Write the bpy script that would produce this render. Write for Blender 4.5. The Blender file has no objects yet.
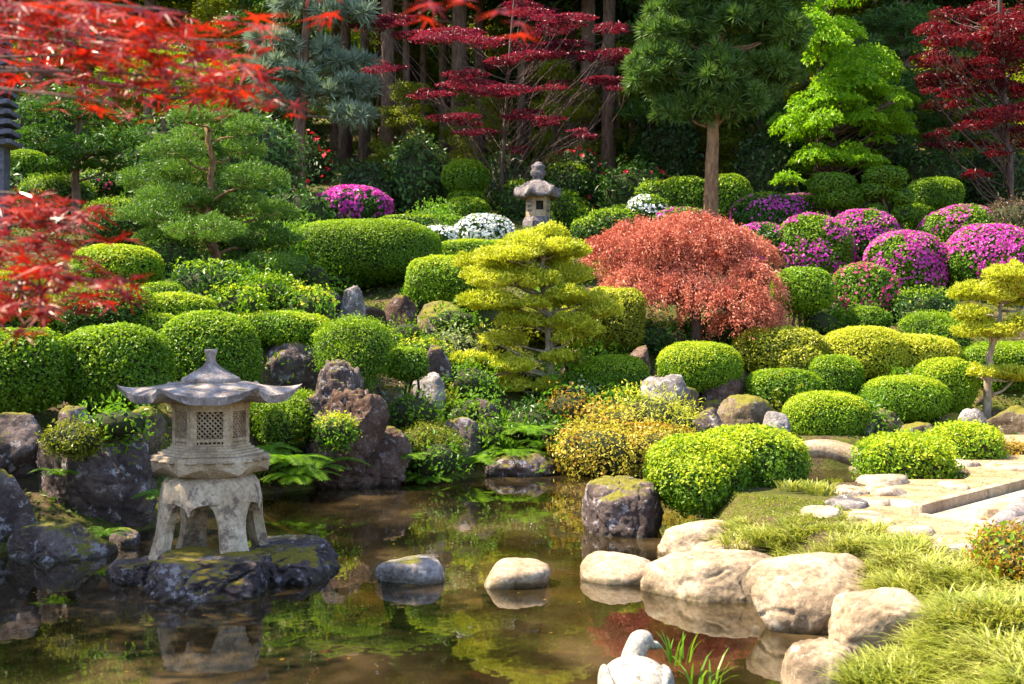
import bpy, math
import numpy as np
from mathutils import Vector

# ------------------------------------------------------------------ camera, world, sun, exposure
S = bpy.context.scene
COL = S.collection
FPX, HC, HY = 1236.0, 1.7, 330.0            # focal length in pixels, eye height over the water, horizon row
cam_d = bpy.data.cameras.new('camera')
cam = bpy.data.objects.new('camera', cam_d); COL.objects.link(cam)
cam.location = (0, 0, HC); cam.rotation_euler = (math.radians(90), 0, 0)
cam_d.sensor_width = 36; cam_d.lens = FPX / 1024 * 36
cam_d.shift_y = -(342 - HY) / 1024
cam_d.clip_start = 0.05; cam_d.clip_end = 600
cam_d.dof.use_dof = True; cam_d.dof.focus_distance = 12.5; cam_d.dof.aperture_fstop = 5.6
S.camera = cam

SUN_EL = 56.0
SUN_AZ = (-1.0, 0.04)                        # horizontal direction towards the sun (x, y)
w = bpy.data.worlds.new('World'); S.world = w; w.use_nodes = True
nt = w.node_tree; bg = nt.nodes['Background']
sky = nt.nodes.new('ShaderNodeTexSky'); sky.sky_type = 'NISHITA'; sky.sun_disc = False
sky.sun_elevation = math.radians(SUN_EL)
sky.sun_rotation = math.atan2(SUN_AZ[0], SUN_AZ[1])
nt.links.new(sky.outputs[0], bg.inputs[0]); bg.inputs[1].default_value = 0.135
sl = bpy.data.lights.new('sun', 'SUN'); sl.energy = 4.8; sl.angle = math.radians(0.5); sl.color = (1, 0.87, 0.65)
so = bpy.data.objects.new('sun', sl); COL.objects.link(so)
_h = math.hypot(*SUN_AZ)
_sd = Vector((SUN_AZ[0] / _h * math.cos(math.radians(SUN_EL)), SUN_AZ[1] / _h * math.cos(math.radians(SUN_EL)), math.sin(math.radians(SUN_EL))))
so.rotation_euler = _sd.to_track_quat('Z', 'Y').to_euler()
S.view_settings.view_transform = 'Standard'; S.view_settings.look = 'None'
S.view_settings.gamma = 1; S.view_settings.use_curve_mapping = False
S.view_settings.exposure = 1.72
S.render.engine = 'CYCLES'
cy = S.cycles
cy.use_denoising = True; cy.max_bounces = 7; cy.diffuse_bounces = 3; cy.glossy_bounces = 3
cy.transmission_bounces = 4; cy.transparent_max_bounces = 8; cy.caustics_reflective = False; cy.caustics_refractive = False
cy.sample_clamp_indirect = 4.0

# ------------------------------------------------------------------ helpers
def W(px, py, d):
    return np.array([(px - 512) / FPX * d, d, HC + (HY - py) / FPX * d])

def nrm(a):
    return a / np.maximum(np.linalg.norm(a, axis=-1, keepdims=True), 1e-9)

def vnoise(P, seed=0):
    P = np.asarray(P, float) + seed * 17.31
    i = np.floor(P).astype(np.int64); f = P - i; f = f * f * (3 - 2 * f)
    def h(ix, iy, iz):
        n = (ix * 374761393 + iy * 668265263 + iz * 2147483647 + seed * 1274126177) & 0x7fffffff
        n = ((n ^ (n >> 13)) * 1274126177) & 0x7fffffff
        n = n ^ (n >> 16)
        return (n & 0xffff) / 65535.0
    x, y, z = i[..., 0], i[..., 1], i[..., 2]; fx, fy, fz = f[..., 0], f[..., 1], f[..., 2]
    r = 0
    for dx in (0, 1):
        for dy in (0, 1):
            for dz in (0, 1):
                r = r + h(x + dx, y + dy, z + dz) * (fx if dx else 1 - fx) * (fy if dy else 1 - fy) * (fz if dz else 1 - fz)
    return r * 2 - 1

def fbm(P, seed=0, octv=3):
    r = 0; a = 1.0; s = 0
    for k in range(octv):
        r = r + a * vnoise(np.asarray(P) * (2 ** k), seed + k); s += a; a *= 0.5
    return r / s

class MB:
    """collects vertices and faces"""
    def __init__(self): self.V = []; self.F = []; self.mi = []; self.n = 0
    def add(self, V, F, m=0):
        for f in (F if isinstance(F, list) else [F]): self.mi.append(np.full(len(f), m, np.int32))
        V = np.asarray(V, float).reshape(-1, 3)
        for f in (F if isinstance(F, list) else [F]):
            self.F.append(np.asarray(f, np.int64) + self.n)
        self.V.append(V); self.n += len(V)
        return self
    def build(self, name, mat, parent=None, smooth=False, more=()):
        o = mk(name, np.concatenate(self.V) if self.V else np.zeros((0, 3)), self.F, mat, parent, smooth)
        mi = np.concatenate(self.mi)
        if more and mi.any() and len(mi) == len(o.data.polygons):
            for q in more: o.data.materials.append(q)
            o.data.polygons.foreach_set('material_index', mi)
        return o

def origin_of(o):
    v = np.zeros(3)
    while o is not None:
        v += np.array(o.location); o = o.parent
    return v

def mk(name, V, F, mat, parent=None, smooth=False):
    V = np.asarray(V, float)
    if parent is not None: V = V - origin_of(parent)
    F = F if isinstance(F, list) else [F]
    me = bpy.data.meshes.new(name)
    me.vertices.add(len(V)); me.vertices.foreach_set('co', V.astype(np.float32).ravel())
    tot = [np.full(len(f), f.shape[1], np.int32) for f in F if len(f)]
    lp = [f.ravel() for f in F if len(f)]
    if lp:
        lt = np.concatenate(tot); li = np.concatenate(lp).astype(np.int32)
        me.loops.add(len(li)); me.loops.foreach_set('vertex_index', li)
        me.polygons.add(len(lt))
        st = np.concatenate([[0], np.cumsum(lt)[:-1]]).astype(np.int32)
        me.polygons.foreach_set('loop_start', st); me.polygons.foreach_set('loop_total', lt)
        me.polygons.foreach_set('use_smooth', np.full(len(lt), bool(smooth)))
    me.materials.append(mat); me.update(calc_edges=True); me.validate()
    o = bpy.data.objects.new(name, me); COL.objects.link(o)
    if parent is not None: o.parent = parent
    return o

def tag(o, label=None, cat=None, group=None, kind=None):
    if label: o['label'] = label
    if cat: o['category'] = cat
    if group: o['group'] = group
    if kind: o['kind'] = kind
    return o

def thing(name, label, cat, loc, group=None):
    o = bpy.data.objects.new(name, None); COL.objects.link(o)
    o.location = tuple(float(v) for v in loc); o.empty_display_size = 0.1
    return tag(o, label, cat, group)

def tube(pts, rad, sides=8, cap=True):
    pts = np.asarray(pts, float); n = len(pts)
    rad = np.full(n, rad) if np.isscalar(rad) else np.asarray(rad, float)
    t = nrm(np.gradient(pts, axis=0))
    ref = np.array([0.31, 0.17, 1.0]) if abs(t[0, 2]) < 0.9 else np.array([1.0, 0.2, 0.1])
    V = []
    a = np.linspace(0, 2 * np.pi, sides, endpoint=False)
    u = nrm(np.cross(t, ref)); v = np.cross(t, u)
    V = pts[:, None] + rad[:, None, None] * (np.cos(a)[None, :, None] * u[:, None] + np.sin(a)[None, :, None] * v[:, None])
    V = V.reshape(-1, 3)
    i = np.arange(n - 1)[:, None] * sides; j = np.arange(sides)[None]; k = (j + 1) % sides
    F = [np.stack([i + j, i + k, i + sides + k, i + sides + j], -1).reshape(-1, 4)]
    if cap:
        F.append(np.arange(sides)[::-1][None]); F.append(((n - 1) * sides + np.arange(sides))[None])
    return V, F

def curve(p0, p1, rng, bend=0.1, n=7, sag=0.0):
    p0 = np.asarray(p0, float); p1 = np.asarray(p1, float); L = np.linalg.norm(p1 - p0)
    s = np.linspace(0, 1, n)[:, None]
    off = rng.normal(size=3) * bend * L; off2 = rng.normal(size=3) * bend * 0.5 * L
    return p0 + (p1 - p0) * s + off * np.sin(np.pi * s) + off2 * np.sin(2 * np.pi * s) + np.array([0, 0, -sag * L]) * np.sin(np.pi * s)

def box(c, s, rz=0.0):
    c = np.asarray(c, float); s = np.asarray(s, float) / 2
    V = np.array([[x, y, z] for z in (-1, 1) for y in (-1, 1) for x in (-1, 1)], float) * s
    cs, sn = math.cos(rz), math.sin(rz)
    V = np.stack([V[:, 0] * cs - V[:, 1] * sn, V[:, 0] * sn + V[:, 1] * cs, V[:, 2]], 1) + c
    return V, np.array([[0, 2, 3, 1], [4, 5, 7, 6], [0, 1, 5, 4], [2, 6, 7, 3], [0, 4, 6, 2], [1, 3, 7, 5]])

def leaves(P, N, size, rng, asp=0.55, jit=0.6, fold=0.12, axis=None, ajit=0.4):
    """one folded four-cornered leaf per point"""
    n = len(P)
    nn = nrm(N + jit * rng.normal(size=(n, 3)))
    if axis is None: t = nrm(np.cross(nn, rng.normal(size=(n, 3))))
    else:
        t = nrm(axis + ajit * rng.normal(size=(n, 3)))
        nn = nrm(nn - (nn * t).sum(1, keepdims=True) * t + 1e-4)
    b = np.cross(nn, t)
    s = (size * rng.uniform(0.65, 1.35, n))[:, None]
    V = np.stack([P - t * s * 0.5, P + b * s * asp * 0.5 + nn * s * fold, P + t * s * 0.5, P - b * s * asp * 0.5 + nn * s * fold], 1)
    return V.reshape(-1, 3), np.arange(4 * n).reshape(n, 4)

def sup_shape(u, abc, p, amp, freq, seed):
    abc = np.asarray(abc, float)
    q = (np.abs(u / abc) ** p).sum(-1) ** (-1 / p)
    pos = u * q[:, None]
    if amp: q = q * (1 + amp * fbm(pos * freq, seed, 3)); pos = u * q[:, None]
    g = nrm(np.sign(u) * np.abs(pos / abc) ** (p - 1) / abc)
    return pos, g, q

def sup_sample(abc, p, n, rng, amp=0.08, freq=2.0, seed=0):
    u = nrm(rng.normal(size=(n * 4, 3)))
    pos, g, q = sup_shape(u, abc, p, amp, freq, seed)
    wgt = q ** 2 / np.maximum((u * g).sum(1), 0.15)
    wgt = wgt * np.where(g[:, 1] > 0.45, 0.45, 1.0)
    k = rng.choice(len(u), n, p=wgt / wgt.sum())
    return pos[k], g[k]

_ico = {}
def ico(sub):
    if sub not in _ico:
        import bmesh
        bm = bmesh.new(); bmesh.ops.create_icosphere(bm, subdivisions=sub, radius=1)
        V = np.array([v.co[:] for v in bm.verts]); F = np.array([[v.index for v in f.verts] for f in bm.faces]); bm.free()
        _ico[sub] = (nrm(V), F)
    return _ico[sub]

def grid_faces(n, m, wrap=False):
    i = np.arange(n - 1)[:, None] * m
    j = np.arange(m if wrap else m - 1)[None]; k = (j + 1) % m
    return np.stack([i + j, i + k, i + m + k, i + m + j], -1).reshape(-1, 4)

def revolve(prof, sides=32, c=(0, 0, 0), mod=None):
    prof = np.asarray(prof, float)
    a = np.linspace(0, 2 * np.pi, sides, endpoint=False)
    r = prof[:, 0][:, None] * np.ones(sides)
    if mod is not None: r = r * mod(a)[None]
    V = np.stack([r * np.cos(a), r * np.sin(a), prof[:, 1][:, None] * np.ones(sides)], -1).reshape(-1, 3) + np.asarray(c, float)
    n = len(prof)
    return V, [grid_faces(n, sides, True), np.arange(sides)[::-1][None], ((n - 1) * sides + np.arange(sides))[None]]

# ------------------------------------------------------------------ materials
def new_mat(name):
    m = bpy.data.materials.new(name); m.use_nodes = True
    n = m.node_tree.nodes; n.clear()
    out = n.new('ShaderNodeOutputMaterial')
    return m, m.node_tree, n, m.node_tree.links, out

def ramp(n, cols, pos=None):
    r = n.new('ShaderNodeValToRGB'); e = r.color_ramp.elements
    pos = pos or np.linspace(0, 1, len(cols))
    while len(e) < len(cols): e.new(0.5)
    for k, (c, p) in enumerate(zip(cols, pos)):
        e[k].position = float(p); e[k].color = (*c, 1)
    return r

def noise(n, l, scale, detail=4, coord=None, rough=0.55):
    t = n.new('ShaderNodeTexNoise'); t.inputs['Scale'].default_value = scale; t.inputs['Detail'].default_value = detail
    t.inputs['Roughness'].default_value = rough
    if coord is None:
        g = n.new('ShaderNodeNewGeometry'); coord = g.outputs['Position']
    l.new(coord, t.inputs['Vector'])
    return t

def mathn(n, l, op, a, b=None, clamp=False):
    m = n.new('ShaderNodeMath'); m.operation = op; m.use_clamp = clamp
    for k, v in enumerate((a, b)):
        if v is None: continue
        if isinstance(v, (int, float)): m.inputs[k].default_value = v
        else: l.new(v, m.inputs[k])
    return m.outputs[0]

def mixc(n, l, fac, a, b, mode='MIX'):
    m = n.new('ShaderNodeMix'); m.data_type = 'RGBA'; m.blend_type = mode
    if isinstance(fac, (int, float)): m.inputs[0].default_value = fac
    else: l.new(fac, m.inputs[0])
    for k, v in ((6, a), (7, b)):
        if isinstance(v, tuple): m.inputs[k].default_value = (*v, 1)
        else: l.new(v, m.inputs[k])
    return m.outputs[2]

def leafmat(name, cols, transl=0.42, tgain=(1.3, 1.35, 0.7), rough=0.42, clump=1.6, spec=0.35):
    m, tr, n, l, out = new_mat(name)
    g = n.new('ShaderNodeNewGeometry')
    nz = noise(n, l, clump, 3, g.outputs['Position'])
    f = mathn(n, l, 'ADD', mathn(n, l, 'MULTIPLY', g.outputs['Random Per Island'], 0.55), mathn(n, l, 'MULTIPLY', mathn(n, l, 'SUBTRACT', nz.outputs[0], 0.24), 0.95), True)
    r = ramp(n, cols); l.new(f, r.inputs[0])
    p = n.new('ShaderNodeBsdfPrincipled'); l.new(r.outputs[0], p.inputs['Base Color'])
    p.inputs['Roughness'].default_value = rough; p.inputs['Specular IOR Level'].default_value = spec
    t = n.new('ShaderNodeBsdfTranslucent')
    tc = mixc(n, l, 1.0, r.outputs[0], tuple(tgain), 'MULTIPLY'); l.new(tc, t.inputs[0])
    mx = n.new('ShaderNodeMixShader'); mx.inputs[0].default_value = transl
    l.new(p.outputs[0], mx.inputs[1]); l.new(t.outputs[0], mx.inputs[2]); l.new(mx.outputs[0], out.inputs[0])
    return m

def rockmat(name, cols, lichen=(0.45, 0.42, 0.42), lich=0.5, moss=0.5, mosscol=((0.085, 0.09, 0.010), (0.24, 0.20, 0.022)), scale=1.0, bump=0.6):
    m, tr, n, l, out = new_mat(name)
    g = n.new('ShaderNodeNewGeometry'); P = g.outputs['Position']
    a = noise(n, l, 3.2 * scale, 8, P, 0.65)
    r = ramp(n, cols, [0.36, 0.5, 0.64][:len(cols)]); l.new(a.outputs[0], r.inputs[0])
    fine = noise(n, l, 34 * scale, 7, P, 0.72)
    c = mixc(n, l, 0.75, r.outputs[0], ramp_of(n, l, fine.outputs[0], ((0.35, 0.35, 0.35), (1.0, 1.0, 1.0), (1.6, 1.6, 1.6)), [0.3, 0.5, 0.72]), 'MULTIPLY')
    li = noise(n, l, 9 * scale, 7, P, 0.72)
    lm = ramp_of(n, l, li.outputs[0], ((0, 0, 0), (1, 1, 1)), [0.60 - 0.10 * lich, 0.645 - 0.08 * lich])
    c = mixc(n, l, mathn(n, l, 'MULTIPLY', lm, 0.8), c, lichen)
    sx = n.new('ShaderNodeSeparateXYZ'); l.new(g.outputs['Normal'], sx.inputs[0])
    mn = noise(n, l, 2.6 * scale, 6, P, 0.6)
    mm = mathn(n, l, 'ADD', mathn(n, l, 'MULTIPLY', sx.outputs[2], 0.7), mathn(n, l, 'MULTIPLY', mn.outputs[0], 1.5))
    mk_ = ramp_of(n, l, mathn(n, l, 'MULTIPLY', mm, 0.5), ((0, 0, 0), (1, 1, 1)), [min(0.999, (1.62 - moss * 0.75) / 2), min(1.0, (1.82 - moss * 0.75) / 2)])
    mcol = ramp_of(n, l, fine.outputs[0], mosscol, [0.3, 0.7])
    c = mixc(n, l, mk_, c, mcol)
    pz = n.new('ShaderNodeSeparateXYZ'); l.new(P, pz.inputs[0])      # damp band where stone meets the pond
    wz = mathn(n, l, 'ADD', mathn(n, l, 'MULTIPLY', pz.outputs[2], 6.0), mathn(n, l, 'MULTIPLY', li.outputs[0], 0.9))
    wet = ramp_of(n, l, wz, ((1, 1, 1), (0, 0, 0)), [0.58, 0.74])
    c = mixc(n, l, mathn(n, l, 'MULTIPLY', wet, 0.75), c, mixc(n, l, 1.0, c, (0.30, 0.30, 0.20), 'MULTIPLY'))
    p = n.new('ShaderNodeBsdfPrincipled'); l.new(c, p.inputs['Base Color'])
    l.new(mathn(n, l, 'SUBTRACT', 0.88, mathn(n, l, 'MULTIPLY', wet, 0.5)), p.inputs['Roughness']); p.inputs['Specular IOR Level'].default_value = 0.3
    mid = noise(n, l, 11 * scale, 8, P, 0.7)
    hb = mathn(n, l, 'ADD', mathn(n, l, 'MULTIPLY', fine.outputs[0], 0.45), mathn(n, l, 'MULTIPLY', mid.outputs[0], 1.2))
    b = n.new('ShaderNodeBump'); b.inputs['Strength'].default_value = bump; b.inputs['Distance'].default_value = 0.06
    l.new(hb, b.inputs['Height']); l.new(b.outputs[0], p.inputs['Normal'])
    l.new(p.outputs[0], out.inputs[0])
    return m

def ramp_of(n, l, sock, cols, pos):
    if max(pos) > 1: pos = [min(1, q) for q in pos]
    r = ramp(n, cols, pos)
    l.new(sock, r.inputs[0])
    return r.outputs[0]

def simplemat(name, c1, c2, scale=20, rough=0.85, bump=0.3, stretch=None, dist=0.02):
    m, tr, n, l, out = new_mat(name)
    g = n.new('ShaderNodeNewGeometry'); P = g.outputs['Position']
    if stretch:
        vm = n.new('ShaderNodeVectorMath'); vm.operation = 'MULTIPLY'; vm.inputs[1].default_value = stretch
        l.new(P, vm.inputs[0]); P = vm.outputs[0]
    a = noise(n, l, scale, 8, P, 0.65)
    r = ramp(n, (c1, c2), [0.35, 0.68]); l.new(a.outputs[0], r.inputs[0])
    p = n.new('ShaderNodeBsdfPrincipled'); l.new(r.outputs[0], p.inputs['Base Color'])
    p.inputs['Roughness'].default_value = rough; p.inputs['Specular IOR Level'].default_value = 0.3
    b = n.new('ShaderNodeBump'); b.inputs['Strength'].default_value = bump; b.inputs['Distance'].default_value = dist
    l.new(a.outputs[0], b.inputs['Height']); l.new(b.outputs[0], p.inputs['Normal'])
    l.new(p.outputs[0], out.inputs[0])
    return m

M = {}
M['green'] = leafmat('clipped green leaves', ((0.050, 0.118, 0.006), (0.11, 0.22, 0.008), (0.20, 0.335, 0.012)))
M['lime'] = leafmat('lime leaves', ((0.085, 0.18, 0.007), (0.18, 0.32, 0.010), (0.32, 0.46, 0.018)), 0.4)
M['yellow'] = leafmat('golden leaves', ((0.25, 0.30, 0.014), (0.47, 0.485, 0.03), (0.73, 0.69, 0.10)), 0.38)
M['olive'] = leafmat('olive leaves', ((0.10, 0.135, 0.010), (0.21, 0.235, 0.014), (0.35, 0.34, 0.02)), 0.38)
M['deep'] = leafmat('deep green leaves', ((0.024, 0.070, 0.010), (0.050, 0.125, 0.014), (0.095, 0.19, 0.020)), 0.3)
M['dark'] = leafmat('dark evergreen leaves', ((0.018, 0.045, 0.012), (0.036, 0.078, 0.018), (0.06, 0.12, 0.024)), 0.25)
M['bluegreen'] = leafmat('blue green needles', ((0.035, 0.085, 0.022), (0.07, 0.15, 0.030), (0.14, 0.24, 0.040)), 0.3)
M['bluepine'] = leafmat('blue pine needles', ((0.10, 0.15, 0.11), (0.20, 0.27, 0.20), (0.34, 0.40, 0.30)), 0.25, (1.2, 1.2, 0.9))
M['pine'] = leafmat('pine needles', ((0.040, 0.095, 0.024), (0.085, 0.165, 0.034), (0.18, 0.27, 0.045)), 0.3)
M['freshmaple'] = leafmat('fresh maple leaves', ((0.12, 0.26, 0.010), (0.22, 0.41, 0.012), (0.38, 0.54, 0.02)), 0.5)
M['farleaf'] = leafmat('sunlit far leaves', ((0.12, 0.17, 0.012), (0.26, 0.30, 0.02), (0.42, 0.40, 0.04)), 0.5, clump=0.6)
M['crimson'] = leafmat('crimson maple leaves', ((0.06, 0.004, 0.008), (0.12, 0.007, 0.014), (0.22, 0.016, 0.018)), 0.42, (1.5, 0.8, 0.9))
M['plum'] = leafmat('plum maple leaves', ((0.075, 0.008, 0.020), (0.15, 0.014, 0.035), (0.28, 0.032, 0.06)), 0.42, (1.5, 0.8, 0.9))
M['coral'] = leafmat('coral maple leaves', ((0.26, 0.04, 0.026), (0.54, 0.165, 0.10), (0.80, 0.40, 0.28)), 0.2, (1.2, 0.95, 0.8), clump=1.2)
M['redleaf'] = leafmat('scarlet maple leaves', ((0.10, 0.005, 0.003), (0.27, 0.012, 0.006), (0.50, 0.045, 0.010)), 0.45, (1.4, 1.0, 0.8), rough=0.3, clump=5, spec=0.5)
M['magenta'] = leafmat('magenta blossoms', ((0.42, 0.02, 0.24), (0.62, 0.055, 0.42), (0.78, 0.14, 0.58)), 0.35, (1.2, 0.9, 1.2))
M['pink'] = leafmat('pink blossoms', ((0.50, 0.03, 0.16), (0.65, 0.07, 0.26), (0.75, 0.16, 0.34)), 0.35, (1.2, 0.9, 1.1))
M['redflower'] = leafmat('red blossoms', ((0.40, 0.01, 0.02), (0.6, 0.02, 0.04), (0.7, 0.06, 0.07)), 0.3, (1.2, 0.9, 1))
M['white'] = leafmat('white blossoms', ((0.6, 0.62, 0.6), (0.75, 0.76, 0.75), (0.82, 0.82, 0.82)), 0.3, (1, 1, 1))
M['fern'] = leafmat('fern fronds', ((0.07, 0.17, 0.012), (0.13, 0.27, 0.016), (0.22, 0.36, 0.025)), 0.45)
M['grass'] = leafmat('long pale grass', ((0.11, 0.15, 0.012), (0.29, 0.33, 0.04), (0.62, 0.59, 0.22)), 0.35, (1.3, 1.2, 0.8), clump=2.2)
M['ground_leaf'] = leafmat('ground cover leaves', ((0.03, 0.06, 0.008), (0.07, 0.12, 0.012), (0.15, 0.19, 0.02)), 0.35)
M['orange'] = leafmat('orange ground cover', ((0.14, 0.12, 0.01), (0.36, 0.22, 0.02), (0.5, 0.26, 0.03)), 0.3)
M['variegated'] = leafmat('variegated leaves', ((0.12, 0.20, 0.05), (0.34, 0.40, 0.20), (0.6, 0.62, 0.42)), 0.35)
M['brownleaf'] = leafmat('brown twigs', ((0.08, 0.05, 0.03), (0.15, 0.10, 0.06), (0.20, 0.15, 0.06)), 0.2)
M['sunlime'] = leafmat('sunlit new shoots', ((0.13, 0.235, 0.008), (0.24, 0.36, 0.012), (0.40, 0.50, 0.02)), 0.4)  # lighter tone carries both sunlight on shrub tops and new growth
M['sunyellow'] = leafmat('yellow sunlit new shoots', ((0.22, 0.31, 0.010), (0.38, 0.46, 0.014), (0.58, 0.60, 0.04)), 0.38)
M['spirea'] = leafmat('tan golden leaves', ((0.30, 0.26, 0.02), (0.56, 0.46, 0.05), (0.80, 0.70, 0.20)), 0.38)
M['gardenpine'] = leafmat('garden pine needles', ((0.045, 0.10, 0.016), (0.09, 0.18, 0.024), (0.18, 0.29, 0.035)), 0.35)
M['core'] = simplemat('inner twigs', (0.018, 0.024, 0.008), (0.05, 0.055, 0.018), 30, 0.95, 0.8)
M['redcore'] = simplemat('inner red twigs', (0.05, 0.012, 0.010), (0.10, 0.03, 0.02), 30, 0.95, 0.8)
M['bark'] = simplemat('bark', (0.07, 0.040, 0.027), (0.23, 0.14, 0.095), 14, 0.95, 0.9, (1, 1, 0.25), 0.03)
M['pinebark'] = simplemat('pine bark', (0.11, 0.055, 0.028), (0.33, 0.19, 0.09), 16, 0.95, 0.9, (1, 1, 0.3), 0.03)
M['palebark'] = simplemat('pale bark', (0.16, 0.12, 0.08), (0.42, 0.34, 0.24), 18, 0.9, 0.7, (1, 1, 0.35), 0.02)
M['redbark'] = simplemat('maple bark', (0.05, 0.03, 0.03), (0.16, 0.10, 0.08), 16, 0.9, 0.6, (1, 1, 0.3), 0.02)
M['rock_dark'] = rockmat('dark violet rock', ((0.038, 0.025, 0.023), (0.092, 0.063, 0.058), (0.19, 0.14, 0.128)), (0.40, 0.36, 0.37), 0.42, 0.58)
M['rock_brown'] = rockmat('brown craggy rock', ((0.045, 0.024, 0.016), (0.125, 0.068, 0.048), (0.22, 0.135, 0.105)), (0.34, 0.28, 0.27), 0.35, 0.45, bump=1.0)
M['rock_moss'] = rockmat('mossy rock', ((0.05, 0.035, 0.022), (0.12, 0.085, 0.05), (0.20, 0.15, 0.10)), (0.36, 0.32, 0.26), 0.3, 0.75)
M['rock_pale'] = rockmat('pale tan rock', ((0.17, 0.118, 0.075), (0.33, 0.238, 0.15), (0.48, 0.37, 0.26)), (0.50, 0.42, 0.32), 0.25, 0.08, ((0.2, 0.17, 0.03), (0.3, 0.24, 0.05)), bump=0.35)
M['rock_grey'] = rockmat('grey rock', ((0.10, 0.085, 0.08), (0.22, 0.19, 0.18), (0.36, 0.32, 0.31)), (0.5, 0.48, 0.48), 0.45, 0.2)
M['lantern'] = rockmat('weathered lantern stone', ((0.27, 0.185, 0.115), (0.43, 0.315, 0.205), (0.55, 0.43, 0.31)), (0.20, 0.16, 0.145), 0.2, 0.02, scale=1.6, bump=0.18)
M['granite'] = rockmat('rough granite', ((0.15, 0.115, 0.105), (0.28, 0.225, 0.205), (0.42, 0.35, 0.32)), (0.5, 0.46, 0.45), 0.5, 0.1, scale=1.8, bump=0.5)
M['granite_warm'] = rockmat('warm granite', ((0.26, 0.175, 0.10), (0.38, 0.27, 0.165), (0.45, 0.34, 0.23)), (0.5, 0.42, 0.34), 0.2, 0.0, scale=1.8, bump=0.25)
M['stain'] = rockmat('stained lantern stone', ((0.25, 0.165, 0.105), (0.42, 0.31, 0.205), (0.56, 0.44, 0.32)), (0.13, 0.085, 0.07), 0.55, 0.2, scale=0.8, bump=0.25)
M['granite_dark'] = rockmat('dark lantern granite', ((0.075, 0.06, 0.062), (0.16, 0.13, 0.13), (0.28, 0.235, 0.23)), (0.40, 0.36, 0.35), 0.5, 0.1, scale=2.2, bump=0.6)
M['rock_islet'] = rockmat('islet rock', ((0.040, 0.027, 0.028), (0.10, 0.070, 0.068), (0.20, 0.15, 0.145)), (0.40, 0.36, 0.37), 0.4, 0.42, ((0.13, 0.11, 0.010), (0.36, 0.26, 0.025)), bump=0.9)
M['rock_tan'] = rockmat('tan flagstone', ((0.20, 0.155, 0.11), (0.35, 0.275, 0.20), (0.47, 0.385, 0.29)), (0.42, 0.38, 0.32), 0.4, 0.12, scale=1.6, bump=0.4)
M['hollow'] = simplemat('shaded inside', (0.02, 0.017, 0.015), (0.05, 0.04, 0.035), 10)  # dark tone stands for the shade inside the hollow fireboxes
M['white_stone'] = rockmat('whitewashed stone', ((0.26, 0.23, 0.19), (0.40, 0.36, 0.30), (0.50, 0.46, 0.40)), (0.13, 0.11, 0.09), 0.42, 0.0, scale=2, bump=0.4)
M['tile'] = simplemat('dark slate tiers', (0.06, 0.055, 0.075), (0.17, 0.16, 0.20), 12, 0.7, 0.3)
M['sand'] = rockmat('sandy path', ((0.22, 0.135, 0.062), (0.34, 0.222, 0.11), (0.44, 0.30, 0.165)), (0.45, 0.35, 0.2), 0.4, 0.0, scale=1.4, bump=0.25)

# ------------------------------------------------------------------ terrain and water
POND = np.array([(-9, 2.6), (1.9, 2.6), (1.7, 4.5), (1.80, 5.9), (2.15, 6.6), (1.95, 7.2), (1.72, 7.9), (1.50, 9.2), (1.50, 10.2), (1.8, 11.4),
                 (2.6, 11.6), (3.4, 12.0), (4.4, 12.9), (6.5, 14.2), (6.5, 15.0), (4.6, 15.2), (2.4, 14.7), (0.9, 14.8), (-0.4, 14.3), (-2.0, 13.4), (-2.65, 12.6),
                 (-3.1, 10.4), (-3.9, 9.4), (-9, 8.6)], float)
YE = np.array([(-40, 7.6), (-8, 8.4), (-3.9, 9.4), (-3.2, 10.3), (-2.7, 12.6), (-2.0, 13.4), (-0.5, 14.3), (0.6, 14.8), (2, 14.9), (3.2, 15.5), (12, 15.6), (40, 15.6)], float)
PR = np.array([(-40, 0.0), (-1, 0.0), (0, 0.02), (1, 0.36), (2, 0.82), (4, 1.72), (6, 2.38), (8, 3.08), (10, 3.68), (12, 4.1), (16, 4.8), (26, 6.6), (50, 11), (150, 34), (400, 60)], float)

def sdist(x, y):
    x = np.asarray(x, float); y = np.asarray(y, float)
    d = np.full(x.shape, 1e9); ins = np.zeros(x.shape, bool)
    n = len(POND)
    for i in range(n):
        ax, ay = POND[i]; bx, by = POND[(i + 1) % n]
        ex, ey = bx - ax, by - ay
        t = np.clip(((x - ax) * ex + (y - ay) * ey) / (ex * ex + ey * ey), 0, 1)
        d = np.minimum(d, np.hypot(x - ax - t * ex, y - ay - t * ey))
        c = ((ay > y) != (by > y)) & (x < (bx - ax) * (y - ay) / (by - ay + 1e-12) + ax)
        ins ^= c
    return np.where(ins, -d, d)

def ground_z(x, y):
    x = np.asarray(x, float); y = np.asarray(y, float)
    s = y - np.interp(x, YE[:, 0], YE[:, 1])
    base = np.interp(s, PR[:, 0], PR[:, 1])
    base = base * (1 - 0.2 * np.clip((-1.6 - x) / 1.0, 0, 1) * np.clip((30 - y) / 8, 0, 1))
    flat = 0.38 * np.clip((x - 0.6) / 0.6, 0, 1) * np.clip((16.5 - y) / 1.0, 0, 1)
    near = 0.25 * np.clip((4.0 - y) / 1.0, 0, 1)
    L = np.maximum(np.maximum(base, flat), near)
    P = np.stack([x * 0.9, y * 0.9, np.zeros_like(x)], -1)
    L = L + np.clip(s, 0, 1.5) * 0.07 * fbm(P, 3, 3)
    sd = sdist(x, y)
    inside = -0.50 * np.clip(-sd / 0.9, 0, 1) ** 0.7 - 0.02
    return np.where(sd < 0, inside, np.minimum(L, 0.02 + sd * (1.3 - 1.02 * np.clip((x - 1.9) / 0.5, 0, 1) * np.clip((4.6 - x) / 0.5, 0, 1) * np.clip((y - 10.3) / 0.6, 0, 1) * np.clip((13.4 - y) / 0.5, 0, 1))))

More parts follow.
